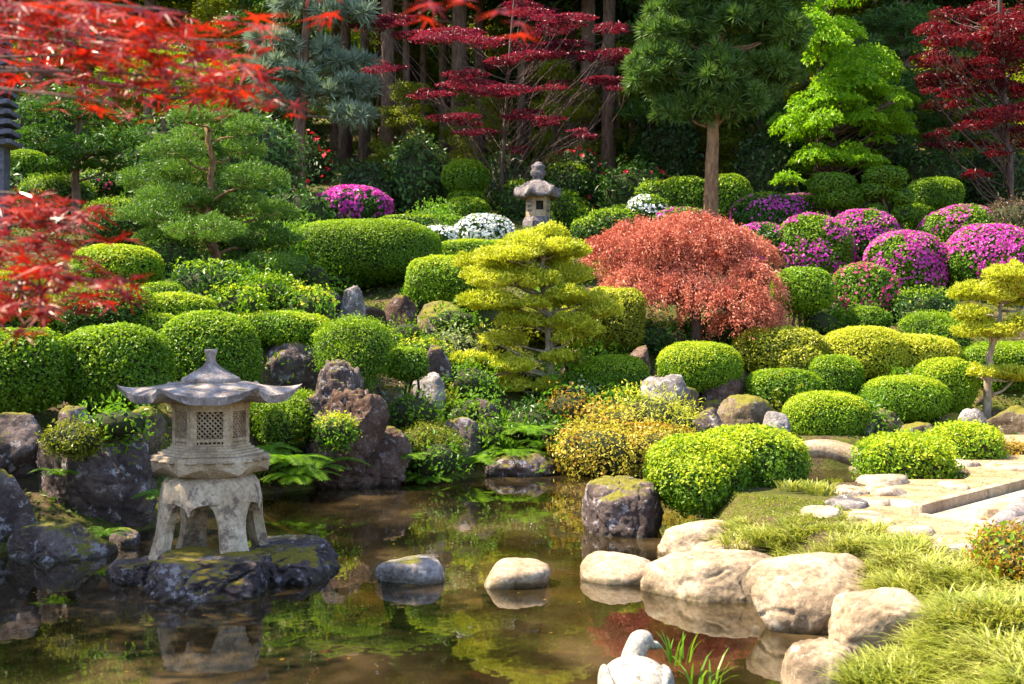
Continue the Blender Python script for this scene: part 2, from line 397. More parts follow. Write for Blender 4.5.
def gz(x, y): return float(ground_z(np.array([x]), np.array([y]))[0])

def ground_hit(px, py, d0=3.0, d1=80.0):
    d = np.linspace(d0, d1, 3000)
    x = (px - 512) / FPX * d; z = HC + (HY - py) / FPX * d
    k = np.nonzero(z <= ground_z(x, d))[0]
    dd = d[k[0]] if len(k) else d1
    return W(px, py, dd)

def sheet(name, xs, ys, mat, dz=0.0, zf=None):
    X, Y = np.meshgrid(xs, ys)
    Z = (ground_z(X.ravel(), Y.ravel()) if zf is None else zf(X.ravel(), Y.ravel())) + dz
    V = np.stack([X.ravel(), Y.ravel(), Z], 1)
    return mk(name, V, grid_faces(len(ys), len(xs)), mat, None, True)

def soil_mat():
    m, tr, n, l, out = new_mat('mossy soil')
    g = n.new('ShaderNodeNewGeometry'); P = g.outputs['Position']
    a = noise(n, l, 1.6, 8, P, 0.65); f = noise(n, l, 22, 6, P, 0.7)
    c = ramp_of(n, l, a.outputs[0], ((0.05, 0.06, 0.010), (0.10, 0.10, 0.016), (0.10, 0.065, 0.035), (0.055, 0.038, 0.025)), [0.32, 0.46, 0.56, 0.68])
    c = mixc(n, l, 0.8, c, ramp_of(n, l, f.outputs[0], ((0.4, 0.4, 0.4), (1.5, 1.5, 1.5)), [0.32, 0.7]), 'MULTIPLY')
    # silt and algae below the water line, pale patches paint in sunlit bottom
    sx = n.new('ShaderNodeSeparateXYZ'); l.new(P, sx.inputs[0])
    under = ramp_of(n, l, mathn(n, l, 'ADD', sx.outputs[2], 0.5), ((1, 1, 1), (0, 0, 0)), [0.44, 0.52])
    wb = noise(n, l, 0.9, 5, P, 0.6)
    mud_sun = ramp_of(n, l, wb.outputs[0], ((0.035, 0.037, 0.012), (0.10, 0.078, 0.034), (0.30, 0.20, 0.105)), [0.36, 0.52, 0.68])
    c = mixc(n, l, under, c, mud_sun)
    p = n.new('ShaderNodeBsdfPrincipled'); l.new(c, p.inputs['Base Color']); p.inputs['Roughness'].default_value = 0.95
    p.inputs['Specular IOR Level'].default_value = 0.2
    b = n.new('ShaderNodeBump'); b.inputs['Strength'].default_value = 0.7; b.inputs['Distance'].default_value = 0.04
    l.new(f.outputs[0], b.inputs['Height']); l.new(b.outputs[0], p.inputs['Normal']); l.new(p.outputs[0], out.inputs[0])
    return m

def water_mat():
    m, tr, n, l, out = new_mat('pond water')
    g = n.new('ShaderNodeNewGeometry'); P = g.outputs['Position']
    vm = n.new('ShaderNodeVectorMath'); vm.operation = 'MULTIPLY'; vm.inputs[1].default_value = (1.0, 0.55, 1); l.new(P, vm.inputs[0])
    a = noise(n, l, 3.0, 3, vm.outputs[0], 0.5)
    b = n.new('ShaderNodeBump'); b.inputs['Strength'].default_value = 0.10; b.inputs['Distance'].default_value = 0.03
    l.new(a.outputs[0], b.inputs['Height'])
    fr = n.new('ShaderNodeFresnel'); fr.inputs['IOR'].default_value = 1.42; l.new(b.outputs[0], fr.inputs['Normal'])
    gl = n.new('ShaderNodeBsdfGlossy'); gl.inputs['Roughness'].default_value = 0.02; gl.inputs['Color'].default_value = (0.97, 0.97, 0.95, 1)
    l.new(b.outputs[0], gl.inputs['Normal'])
    t = n.new('ShaderNodeBsdfTransparent'); t.inputs[0].default_value = (0.47, 0.42, 0.24, 1)
    df = n.new('ShaderNodeBsdfDiffuse')      # suspended silt
    sn = noise(n, l, 0.8, 4, vm.outputs[0], 0.6)
    l.new(ramp_of(n, l, sn.outputs[0], ((0.05, 0.042, 0.016), (0.20, 0.13, 0.06)), [0.42, 0.66]), df.inputs[0])
    mu = n.new('ShaderNodeMixShader'); l.new(ramp_of(n, l, sn.outputs[0], ((0.07, 0.07, 0.07), (0.20, 0.20, 0.20), (0.55, 0.55, 0.55)), [0.40, 0.54, 0.68]), mu.inputs[0]); l.new(t.outputs[0], mu.inputs[1]); l.new(df.outputs[0], mu.inputs[2])
    mx = n.new('ShaderNodeMixShader'); l.new(fr.outputs[0], mx.inputs[0]); l.new(mu.outputs[0], mx.inputs[1]); l.new(gl.outputs[0], mx.inputs[2])
    l.new(mx.outputs[0], out.inputs[0])
    return m

M['soil'] = soil_mat(); M['water'] = water_mat()
xs = np.unique(np.concatenate([np.linspace(-200, -12, 24), np.linspace(-12, 14, 210), np.linspace(14, 200, 24)]))
ys = np.unique(np.concatenate([np.linspace(-40, 2, 12), np.linspace(2, 28, 210), np.linspace(28, 60, 40), np.linspace(60, 420, 30)]))
tag(sheet('ground', xs, ys, M['soil']), kind='structure')
tag(mk('water', [(-9.3, 2.3, 0), (7, 2.3, 0), (7, 15.6, 0), (-9.3, 15.6, 0)], np.array([[0, 1, 2, 3]]), M['water']), kind='structure')

# ------------------------------------------------------------------ builders
_seed = [100]
def nseed():
    _seed[0] += 1
    return _seed[0]

def blob_faces(abc, p, amp, freq, seed, c, sub=3, scale=1.0):
    u, F = ico(sub)
    pos, g, q = sup_shape(u, np.asarray(abc) * scale, p, amp, freq, seed)
    return pos + c, F

def stems_to(mb, c, abc, rng, n=3, rad=0.03):
    zb = c[2] - abc[2] * 0.5
    for k in range(n):
        ox = rng.uniform(-0.5, 0.5) * abc[0]; oy = rng.uniform(-0.5, 0.5) * abc[1]
        x0, y0 = c[0] + ox * 0.5, c[1] + oy * 0.5
        g0 = gz(x0, y0) - 0.08
        if g0 > zb: g0 = zb - 0.2
        p = curve((x0, y0, g0), (c[0] + ox, c[1] + oy, max(zb, g0 + 0.15)), rng, 0.08, 5)
        mb.add(*tube(p, np.linspace(rad, rad * 0.6, 5), 6))

def shrub(name, label, cat, lumps, d, mat, leaf=0.034, asp=0.55, cov=1.9, p=2.6, dy=None, amp=0.13, freq=1.6, jit=0.55, fuzz=0.018,
          group=None, flower=None, fmat=None, fsize=0.06, fcov=0.6, ftop=0.0, core='core', stem=3, coresc=0.9, newg=0.0, sun_mat=None, fbias=0.0, shoots=0):
    """clipped shrub: lumps are pixel boxes (left, right, top, bottom[, extra depth])"""
    rng = np.random.default_rng(nseed())
    fol, twg, flo = MB(), MB(), MB()
    base = None
    if name in ('clipped_shrub', 'hedge', 'azalea', 'leafy_plant') and not any(q in label for q in ('crag', 'rock', 'filler', 'boulder', 'bridge', 'violet stone')):
        hit = ground_hit((lumps[0][0] + lumps[0][1]) / 2, lumps[0][3])[1]     # settle the shrub back onto the slope
        d = d + 0.8 * min(max(hit - d, 0), 1.3)
    for lp in lumps:
        dd = d + (lp[4] if len(lp) > 4 else 0)
        a = (lp[1] - lp[0]) / 2 / FPX * dd; h = (lp[3] - lp[2]) / 2 / FPX * dd
        b = (dy if dy else min(max(a * 0.85, h * 0.9), 1.3 * max(h, 0.25) + 0.35))
        c = W((lp[0] + lp[1]) / 2, (lp[2] + lp[3]) / 2, dd)
        abc = np.array([a, b, h]); sd = nseed()
        area = 4 * np.pi * (((a * b) ** 1.6 + (a * h) ** 1.6 + (b * h) ** 1.6) / 3) ** (1 / 1.6)
        n = int(min(48000, cov * area / (leaf * leaf * asp * 0.5)))
        P, N = sup_sample(abc, p, n, rng, amp, freq / max(0.25, (a + h) / 2), sd)
        off = rng.normal(size=(n, 1)) * fuzz - np.abs(rng.normal(size=(n, 1))) * fuzz * 0.8
        P = P + N * off
        fol.add(*leaves(P + c, nrm(N + np.array([0, 0, 0.25])), leaf, rng, asp, jit))
        if shoots:
            ns = int(shoots * area); Ps, Ns = sup_sample(abc, p, ns, rng, amp, freq / max(0.25, (a + h) / 2), sd)
            fol.add(*leaves(Ps + c + Ns * fuzz * 1.8, Ns, leaf * 1.2, rng, asp, 0.3, axis=nrm(Ns + np.array([0, 0, 0.8]))))
        if newg:  # upward leaves lighter: sunlit tops put into the colour, plus new shoots
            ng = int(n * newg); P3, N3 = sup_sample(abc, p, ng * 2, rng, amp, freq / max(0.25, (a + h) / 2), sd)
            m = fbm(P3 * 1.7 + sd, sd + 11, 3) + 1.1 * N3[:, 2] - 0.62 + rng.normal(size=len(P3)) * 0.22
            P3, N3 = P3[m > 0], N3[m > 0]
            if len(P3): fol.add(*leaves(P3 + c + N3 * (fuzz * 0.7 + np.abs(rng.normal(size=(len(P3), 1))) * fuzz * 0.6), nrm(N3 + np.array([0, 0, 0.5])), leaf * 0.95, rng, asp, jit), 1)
        if flower or fmat:
            nf = int(min(9000, fcov * area / (fsize * fsize * 0.5)))
            P2, N2 = sup_sample(abc, p, nf * 2, rng, amp, freq / max(0.25, (a + h) / 2), sd)
            m = fbm(P2 * 2.6 + sd, sd + 5, 3)
            k = (1.25 * m + 0.7 * ftop * N2[:, 2] + rng.normal(size=len(m)) * 0.16) > 0.07 - fbias
            P2, N2 = P2[k][:nf], N2[k][:nf]
            flo.add(*leaves(P2 + c + N2 * (fuzz + 0.015), N2, fsize, rng, 0.9, 0.5))
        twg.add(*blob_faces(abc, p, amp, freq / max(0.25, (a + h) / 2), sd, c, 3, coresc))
        if stem: stems_to(twg, c, abc, rng, stem, 0.02 + 0.03 * min(1, h))
        if base is None: base = np.array([c[0], c[1], min(gz(c[0], c[1]), c[2] - h)])
    r = thing(name, label, cat, base, group)
    fol.build('foliage', M[mat], r, False, (M[sun_mat or {'green': 'sunlime', 'deep': 'sunlime', 'lime': 'sunyellow'}.get(mat, 'yellow')],))
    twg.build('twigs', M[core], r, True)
    if flo.n: flo.build('blossoms', M[fmat or flower], r)
    return r

def rock(label, px0, px1, yt, yb, d, mat='rock_dark', name='boulder', cat='rock', dy=None, sub=5, planes=11, ang=0.5, rough=0.06, group=None, flat=0.0, deep=0.15, ztop=None):
    rng = np.random.default_rng(nseed()); sd = nseed()
    a = (px1 - px0) / 2 / FPX * d
    ct = W((px0 + px1) / 2, yt, d); cb = W((px0 + px1) / 2, yb, d)
    g = gz(ct[0], d)
    wet = g < -0.05
    zb = (-0.10 if wet else min(cb[2], g)) - deep; zt = ct[2]
    b = dy if dy else min(a * 0.8, 1.2)
    h = (zt - zb) / 2; c = np.array([ct[0], d, (zt + zb) / 2])
    u, F = ico(sub)
    pn = nrm(rng.normal(size=(planes, 3)) * np.array([1, 1, 0.8])); pd = rng.uniform(0.55, 0.95, planes)
    pn = np.vstack([pn, [[rng.normal() * 0.10, rng.normal() * 0.10, 1]]]); pd = np.append(pd, 0.88 - flat * 0.45)
    den = np.maximum(u @ nrm(pn).T, 1e-3)
    cand = np.concatenate([pd[None] / den, np.full((len(u), 1), 1.0)], 1)
    k = 7.0 + 34 * ang
    q = (cand ** -k).sum(1) ** (-1 / k)
    pos = u * q[:, None]
    f = np.array([1.0, max(0.6, b / a), max(0.6, h / a)])
    q = q * (1 + rough * 1.5 * fbm(pos * f * 1.6, sd, 2) + rough * 1.1 * fbm(pos * f * 4.5, sd + 3, 3) + rough * 0.7 * fbm(pos * f * 12.0, sd + 5, 3))
    cr = fbm(pos * f * 2.2 + 5, sd + 9, 2)
    q = q * (1 - rough * 0.9 * np.exp(-(cr / 0.05) ** 2))
    pos = u * q[:, None]
    lo, hi = pos.min(0), pos.max(0); pos = (pos - (lo + hi) / 2) / np.maximum((hi - lo) / 2, 1e-6)
    V = pos * np.array([a, b, h]) + c
    if wet:
        V[:, 2] = np.where(V[:, 2] < -0.03, -0.03 + (V[:, 2] + 0.03) * max(1.0, (g - 0.1) / (zb - 0.001)), V[:, 2]); zb = V[:, 2].min()
    o = mk(name, V, F, M[mat], None, True)
    # put the object's origin on its base
    bz = np.array([c[0], c[1], zb]);
    co = np.empty(len(V) * 3, np.float32); o.data.vertices.foreach_get('co', co)
    o.data.vertices.foreach_set('co', (co.reshape(-1, 3) - bz).astype(np.float32).ravel()); o.location = bz
    o.data.update()
    return tag(o, label, cat, group)

def pads_tree(name, label, cat, pads, d, base_px, mat, leaf=0.05, asp=0.3, dens=420, trunk=0.06, bark='bark', group=None, flat=True, up=0.6, droop=0.0, limb=0.4,
              trunk_px=None, tuft=False, ajit=0.6, tip=None, depth=1.0, jit=0.5, dspread=0.5, base_z=None, thick=1.0, split=0, vase=0.25, vj=0.6, limbs=1.0):
    """cloud pruned or layered tree; pads are pixel boxes (cx, cy, rx, ry[, extra depth])"""
    rng = np.random.default_rng(nseed())
    fol, wood = MB(), MB()
    bx = W(base_px[0], base_px[1], d)
    bz = gz(bx[0], d) - 0.1 if base_z is None else base_z
    bz = min(bz, bx[2])
    root = np.array([bx[0], d, bz])
    tp = trunk_px or [base_px, (base_px[0], min(p[1] for p in pads))]
    tpts = [root] + [W(q[0], q[1], d) for q in tp[1:]]
    # smooth trunk through the points
    tpts = np.array(tpts); s = np.linspace(0, len(tpts) - 1, 6 * (len(tpts) - 1) + 1)
    tr = np.stack([np.interp(s, np.arange(len(tpts)), tpts[:, i]) for i in range(3)], 1)
    for _ in range(2): tr[1:-1] = (tr[:-2] + 2 * tr[1:-1] + tr[2:]) / 4
    tr[1:-1] += rng.normal(size=(len(tr) - 2, 3)) * trunk * 0.18
    wood.add(*tube(tr, np.linspace(trunk, trunk * limb, len(tr)), 10))
    if split:
        np_ = []
        for pd in pads:
            for _ in range(split):
                f = rng.uniform(0.45, 0.85)
                np_.append((pd[0] + rng.uniform(-0.5, 0.5) * pd[2], pd[1] + rng.uniform(-vj, vj) * pd[3], pd[2] * f, pd[3] * rng.uniform(0.6, 1.1)))
        pads = np_
    for pd in pads:
        dd = d + (pd[4] if len(pd) > 4 else rng.uniform(-dspread, dspread))
        c = W(pd[0], pd[1], dd); a = pd[2] / FPX * dd; h = pd[3] / FPX * dd * thick
        b = a * depth
        # limb to the nearest lower trunk point
        k = np.argmin(np.hypot((tr[:, 0] - c[0]), (tr[:, 2] - (c[2] - vase * abs(c[0] - tr[:, 0].mean()) - h * 0.6)) * 1.5))
        cu = curve(tr[k], c - np.array([0, 0, h * 0.25]), rng, 0.07, 7)
        L = np.linalg.norm(c - tr[k])
        wood.add(*tube(cu, np.linspace(min(trunk * 0.4, 0.015 + L * 0.013) * limbs, 0.008, 7), 6))
        for _ in range(4):
            e = c + np.array([rng.uniform(-.8, .8) * a, rng.uniform(-.8, .8) * b, -h * 0.1])
            wood.add(*tube(curve(cu[5], e, rng, 0.08, 5), np.linspace(0.012, 0.004, 5) * limbs, 4))
        n = int(dens * (a * b * 6 + a * h * 5))
        n = max(60, min(n, 14000))
        u = nrm(rng.normal(size=(n, 3))); rr = rng.uniform(0.25, 1, n) ** 0.45
        P = u * rr[:, None] * np.array([a, b, h])
        lump = fbm(P / max(a, 0.2) * 2.4 + nseed() * 3.1, 7, 2)
        P[:, 2] = np.where(P[:, 2] < 0, P[:, 2] * 0.45, P[:, 2]) + lump * h * 0.55 - droop * (np.hypot(P[:, 0] / a, P[:, 1] / b) ** 2) * h
        keep = lump > -0.55
        P = P[keep]; u = u[keep]
        ax = nrm(u * np.array([1, 1, 0.5]) + np.array([0, 0, up]))
        if tuft:
            V, F = leaves(P + c, nrm(rng.normal(size=P.shape)), leaf, rng, asp, 0.3, axis=ax, ajit=ajit)
        else:
            V, F = leaves(P + c, nrm(np.array([0, 0, 1.0]) + 0.5 * u), leaf, rng, asp, jit, axis=nrm(u * np.array([1, 1, 0.15]) - np.array([0, 0, droop * 0.4])), ajit=ajit)
        fol.add(V, F)
    r = thing(name, label, cat, root, group)
    fol.build('foliage', M[mat], r); wood.build('trunk', M[bark], r, True)
    return r

def fern(label, px, py, d, size=0.45, n=11, group='ferns along the pond bank', mat='fern', lean=(0, -0.3), z=None):
    rng = np.random.default_rng(nseed())
    c = W(px, py, d); g = c[2] - 0.05
    mb, st = MB(), MB()
    for k in range(n):
        a = 2 * np.pi * k / n + rng.uniform(-0.3, 0.3)
        dr = nrm(np.array([math.cos(a) + lean[0], math.sin(a) + lean[1], 0]))
        L = size * rng.uniform(0.75, 1.2); m = 15
        s = np.linspace(0, 1, m)
        pts = np.array([c[0], c[1], g]) + dr * (L * (0.25 * s + 0.75 * s ** 1.1))[:, None] + np.array([0, 0, 1.0]) * (L * rng.uniform(0.45, 0.75) * (1.5 * s - 1.35 * s ** 2))[:, None]
        st.add(*tube(pts, np.linspace(0.004, 0.0015, m), 4))
        t = nrm(np.gradient(pts, axis=0)); side = nrm(np.cross(t, [0, 0, 1.0]))
        wl = L * 0.27 * np.sin(np.pi * (0.12 + 0.86 * s)) ** 0.8
        for sg in (-1, 1):
            for sub in (0.0, 0.5):
                q = slice(2, m - 1) if sub == 0 else slice(2, m - 2)
                p0 = pts[q] + (sub * (pts[3:m - 1] - pts[2:m - 2]) if sub else 0)
                ln = wl[q][:, None]
                ax = nrm(side[q] * sg + t[q] * 0.45 - np.array([0, 0, 0.18]))
                bw = t[q] * L * 0.017
                mid = p0 + ax * ln * 0.45; tp = p0 + ax * ln
                V = np.stack([p0 - bw * 0.5, mid - bw, tp, mid + bw], 1).reshape(-1, 3)
                mb.add(V, np.arange(len(V)).reshape(-1, 4))
    r = thing('fern', label, 'fern', (c[0], c[1], g), group)
    mb.build('fronds', M[mat], r); st.build('stalks', M[mat], r)
    return r

def blades(mb, c, n, L, rng, spread=0.10, wdt=0.006, bend=0.7, up=0.8):
    a = rng.uniform(0, 2 * np.pi, n); r = np.sqrt(rng.uniform(0, 1, n)) * spread
    P0 = np.stack([c[0] + np.cos(a) * r, c[1] + np.sin(a) * r, np.full(n, c[2]) - 0.02], 1)
    a2 = a + rng.normal(size=n) * 0.7
    dr = np.stack([np.cos(a2), np.sin(a2), np.zeros(n)], 1)
    ll = L * rng.uniform(0.6, 1.25, n); bd = bend * rng.uniform(0.5, 1.3, n)
    sd = np.stack([-np.sin(a2), np.cos(a2), np.zeros(n)], 1)
    rows = []
    for s, wv in ((0, 1), (0.4, 0.9), (0.75, 0.65), (1.0, 0.08)):
        p = P0 + dr * (ll * bd * s ** 1.6)[:, None] + np.array([0, 0, 1.0]) * (ll * up * (s - 0.45 * bd * s ** 2.4))[:, None]
        rows += [p - sd * wdt * wv, p + sd * wdt * wv]
    V = np.stack(rows, 1).reshape(-1, 3)
    b = np.arange(n)[:, None] * 8
    F = np.concatenate([b + np.array([[0, 1, 3, 2]]), b + np.array([[2, 3, 5, 4]]), b + np.array([[4, 5, 7, 6]])])
    mb.add(V, F)

def maple_leaf_batch(mb, P, N, size, rng):
    ang = np.radians([-128, -104, -80, -60, -42, -20, 0, 20, 42, 60, 80, 104, 128])
    rad = np.array([0.50, 0.14, 0.80, 0.16, 0.96, 0.17, 1.05, 0.17, 0.96, 0.16, 0.80, 0.14, 0.50])
    n = len(P)
    nn = nrm(N); t = nrm(np.cross(nn, rng.normal(size=(n, 3)))); b = np.cross(nn, t)
    s = (size * rng.uniform(0.6, 1.25, n))[:, None] * 0.55
    pts = [P, P - t * s * 0.15]
    for a, r in zip(ang, rad):
        cup = -0.22 * r * r * rng.uniform(0.2, 1.6, (n, 1))
        pts.append(P + t * s * r * math.cos(a) + b * s * r * math.sin(a) + nn * s * cup)
    m = len(pts); V = np.stack(pts, 1).reshape(-1, 3)
    o = np.arange(n)[:, None] * m
    tr = [[0, 1, 2]] + [[0, k, k + 1] for k in range(2, m - 1)] + [[0, m - 1, 1]]
    F = np.concatenate([o + np.array([q]) for q in tr])
    mb.add(V, F)

# ================================================================== THE FOREST BEHIND
def forest_proto():
    rng = np.random.default_rng(nseed())
    r = thing('conifer', 'x', 'tree', (0, 0, 0), 'conifers of the dark forest')
    tr = MB()
    pts = np.array([[0.03 * math.sin(k * 1.3), 0.03 * math.cos(k * 1.9), k * 1.9] for k in range(11)], float); pts[0, 2] = -0.5
    rad = np.linspace(0.20, 0.06, 11); rad[0] = 0.27
    tr.add(*tube(pts, rad, 10))
    fol = MB()
    for k in range(120):
        z = rng.uniform(2.0, 19) if k < 26 else rng.uniform(6.2, 19.6)
        a = rng.uniform(0, 2 * np.pi); L = (rng.uniform(0.5, 1.5) if k < 26 else 0.6 + 2.6 * (20.5 - z) / 13 * rng.uniform(0.6, 1.15))
        e = np.array([math.cos(a) * L, math.sin(a) * L, z - 0.25 * L])
        cu = curve((0, 0, z), e, rng, 0.06, 6, -0.06)
        tr.add(*tube(cu, np.linspace(0.035, 0.008, 6), 4))
        if k < 26: continue
        n = int(190 * L / 2)
        s = rng.uniform(0.25, 1.05, n)[:, None]
        P = cu[0] + (e - cu[0]) * s + rng.normal(size=(n, 3)) * np.array([0.32, 0.32, 0.13]) * (0.5 + s)
        fol.add(*leaves(P, np.tile([0, 0, 1.0], (n, 1)), 0.30, rng, 0.35, 0.6, axis=np.tile(nrm(e - cu[0]), (n, 1)), ajit=0.6))
    tr.build('trunk', M['bark'], r, True); fol.build('crown', M['dark'], r)
    return r

def broad_proto(mat, leaf=0.16):
    rng = np.random.default_rng(nseed())
    r = thing('broadleaf_tree', 'x', 'tree', (0, 0, 0), 'broadleaf trees behind the conifers')
    tr, fol = MB(), MB()
    pts = np.array([[0.12 * math.sin(k * 1.1), 0.1 * math.cos(k * 1.7), k * 1.1 - 0.4] for k in range(8)], float)
    tr.add(*tube(pts, np.linspace(0.14, 0.04, 8), 8))
    for k in range(46):
        z = rng.uniform(0.8, 9.5); R = 2.9 * math.sin(math.pi * (0.15 + 0.8 * z / 10)) ** 0.7
        a = rng.uniform(0, 2 * np.pi); L = R * rng.uniform(0.4, 1)
        c = np.array([math.cos(a) * L, math.sin(a) * L, z])
        tr.add(*tube(curve((0, 0, min(z * 0.7, 7)), c, rng, 0.08, 5), np.linspace(0.04, 0.008, 5), 4))
        n = 330
        u = nrm(rng.normal(size=(n, 3))); P = u * (rng.uniform(0, 1, n) ** 0.5)[:, None] * np.array([0.95, 0.95, 0.42]) + c
        fol.add(*leaves(P, np.array([0, 0, 1.0]) + u * 0.6, leaf, rng, 0.6, 0.6))
    tr.build('trunk', M['bark'], r, True); fol.build('crown', M[mat], r)
    return r

def copy_thing(o, loc, rz=0.0, sc=1.0, label=None, group=None, first=False, sz=None):
    c = o if first else o.copy()
    if not first:
        COL.objects.link(c)
        for ch in list(o.children):
            k = ch.copy(); COL.objects.link(k); k.parent = c
    c.location = tuple(loc); c.rotation_euler = (0, 0, rz); c.scale = (sc, sc, sz or sc)
    if label: c['label'] = label
    if group: c['group'] = group
    return c

con = [forest_proto() for _ in range(3)]; used = [False] * 3
R0 = np.random.default_rng(5)
front = [(240, 33, 1.0, 'tall dark conifer trunk above the scarlet maple leaves at upper left'),
         (388, 31, 1.0, 'straight brown conifer trunk just right of the blue pine'),
         (424, 36, 0.55, 'thin pale grey trunk between the blue pine and the plum maple'),
         (459, 32, 1.25, 'broad brown conifer trunk left of the plum maple stems'),
         (555, 34, 0.6, 'slender trunk standing above the small stone lantern'),
         (588, 31, 1.1, 'dark trunk, left one of the close pair right of the plum maple'),
         (609, 30, 0.95, 'grey trunk, right one of the close pair right of the plum maple'),
         (632, 38, 0.6, 'thin trunk in shade between the trunk pair and the big pine'),
         (345, 35, 0.9, 'dark trunk half hidden behind the blue pine'),
         (868, 36, 0.7, 'orange lit trunk between the lime maple and the crimson maple'),
         (904, 33, 1.15, 'thick dark conifer trunk left of the crimson maple'),
         (960, 35, 1.0, 'dark conifer behind the crown of the crimson maple'),
         (365, 34, 0.75, 'slim brown trunk between the blue pine and the straight brown trunk'),
         (406, 33, 0.6, 'slim brown trunk close right of the straight brown trunk'),
         (443, 35, 0.7, 'slim trunk close left of the broad brown conifer trunk'),
         (480, 34, 0.8, 'slim brown trunk directly left of the plum maple stem'),
         (522, 33, 0.75, 'slim brown trunk directly right of the plum maple stem'),
         (572, 36, 0.8, 'slim trunk filling the gap above the small stone lantern on its right'),
         (655, 34, 0.8, 'slim trunk close to the left side of the big pine'),
         (150, 34, 1.0, 'dark conifer behind the layered blue green garden tree'),
         (40, 33, 1.0, 'dark conifer behind the slate pagoda at the left edge')]
for k, (px, d, sc, lb) in enumerate(front):
    v = k % 3; x = (px - 512) / FPX * d
    copy_thing(con[v], (x, d, gz(x, d)), R0.uniform(0, 6.28), sc * 0.95, lb, 'conifers of the dark forest', not used[v], 1.0 if sc < 0.9 else sc); used[v] = True
for k in range(22):
    d = R0.uniform(34, 47); px = -220 + 1480 * (k + R0.uniform(0.1, 0.9)) / 22; x = (px - 512) / FPX * d
    sc = R0.uniform(0.75, 1.15)
    copy_thing(con[k % 3], (x, d, gz(x, d)), R0.uniform(0, 6.28), sc, 'one of the dark conifers standing deep in the forest shade', 'conifers deep in the forest', False, sc * R0.uniform(0.95, 1.15))
bro = [broad_proto('farleaf'), broad_proto('deep'), broad_proto('olive')]
ub = [False] * 3
for k in range(30):
    d = R0.uniform(50, 66); px = -150 + 1330 * (k + R0.uniform(0, 1)) / 30; x = (px - 512) / FPX * d; v = (0, 0, 1, 2, 0)[k % 5]
    lb = ('sunlit yellow green tree glowing behind the dark conifers', 'deep green broadleaf tree behind the dark conifers', 'olive broadleaf tree behind the dark conifers')[v]
    copy_thing(bro[v], (x, d, gz(x, d) - 0.5), R0.uniform(0, 6.28), R0.uniform(1.1, 1.7), lb, ('sunlit trees', 'deep green trees', 'olive trees')[v] + ' behind the forest', not ub[v]); ub[v] = True
for k in range(18):
    d = R0.uniform(35, 47); px = 60 + 960 * (k + R0.uniform(0, 1)) / 18; x = (px - 512) / FPX * d; v = (0, 1, 2)[k % 3]
    lb = ('young yellow green tree growing between the conifer trunks', 'young deep green tree growing between the conifer trunks', 'young olive tree growing between the conifer trunks')[v]
    copy_thing(bro[v], (x, d, gz(x, d) - 0.6), R0.uniform(0, 6.28), R0.uniform(0.45, 0.75), lb, ('young yellow green', 'young deep green', 'young olive')[v] + ' trees between the conifers', False)
for k, (px, d, v, sc) in enumerate([(408, 30.5, 0, 0.33), (474, 31, 0, 0.35), (566, 30.5, 0, 0.42), (650, 32, 0, 0.5), (690, 31, 2, 0.45), (760, 31.5, 1, 0.5), (950, 31, 0, 0.45), (985, 32, 1, 0.5), (235, 31, 2, 0.55), (268, 30, 1, 0.5)]):
    x = (px - 512) / FPX * d
    lb = ('yellow green sapling at the sunny edge of the conifers', 'deep green sapling at the edge of the conifers', 'olive sapling at the edge of the conifers')[v]
    copy_thing(bro[v], (x, d, gz(x, d) - 0.4), k * 1.7, sc, lb, ('yellow green', 'deep green', 'olive')[v] + ' saplings at the forest edge', False)
# shade giving trees beyond the left edge, seen only through their shadows and the pond
for k, (x, y, sc) in enumerate([(-6.9, 8.2, 0.9), (-9.0, 8.9, 0.8), (-9.6, 6.6, 0.9)]):
    copy_thing(bro[1], (x, y, gz(x, y) - 0.3), k * 2.1, sc, 'deep green broadleaf tree on the left bank outside the view', 'left bank trees', False)

# far wooded slope closing the view
def far_wood():
    rng = np.random.default_rng(77); n = 60000
    x = rng.uniform(-95, 95, n); y = rng.uniform(74, 92, n); z = ground_z(x, y) + 26 * rng.uniform(0, 1, n) ** 0.9
    m = fbm(np.stack([x, y, z], 1) * 0.16, 3, 3)
    k = m > -0.35
    P = np.stack([x, y, z], 1)[k]
    V, F = leaves(P, rng.normal(size=P.shape) + np.array([0, -0.4, 0.6]), 1.1, rng, 0.7, 0.5)
    return mk('distant_wood', V, F, M['farleaf'])  # leaf colour holds the sunlit glow seen through the forest gaps
tag(far_wood(), kind='stuff')

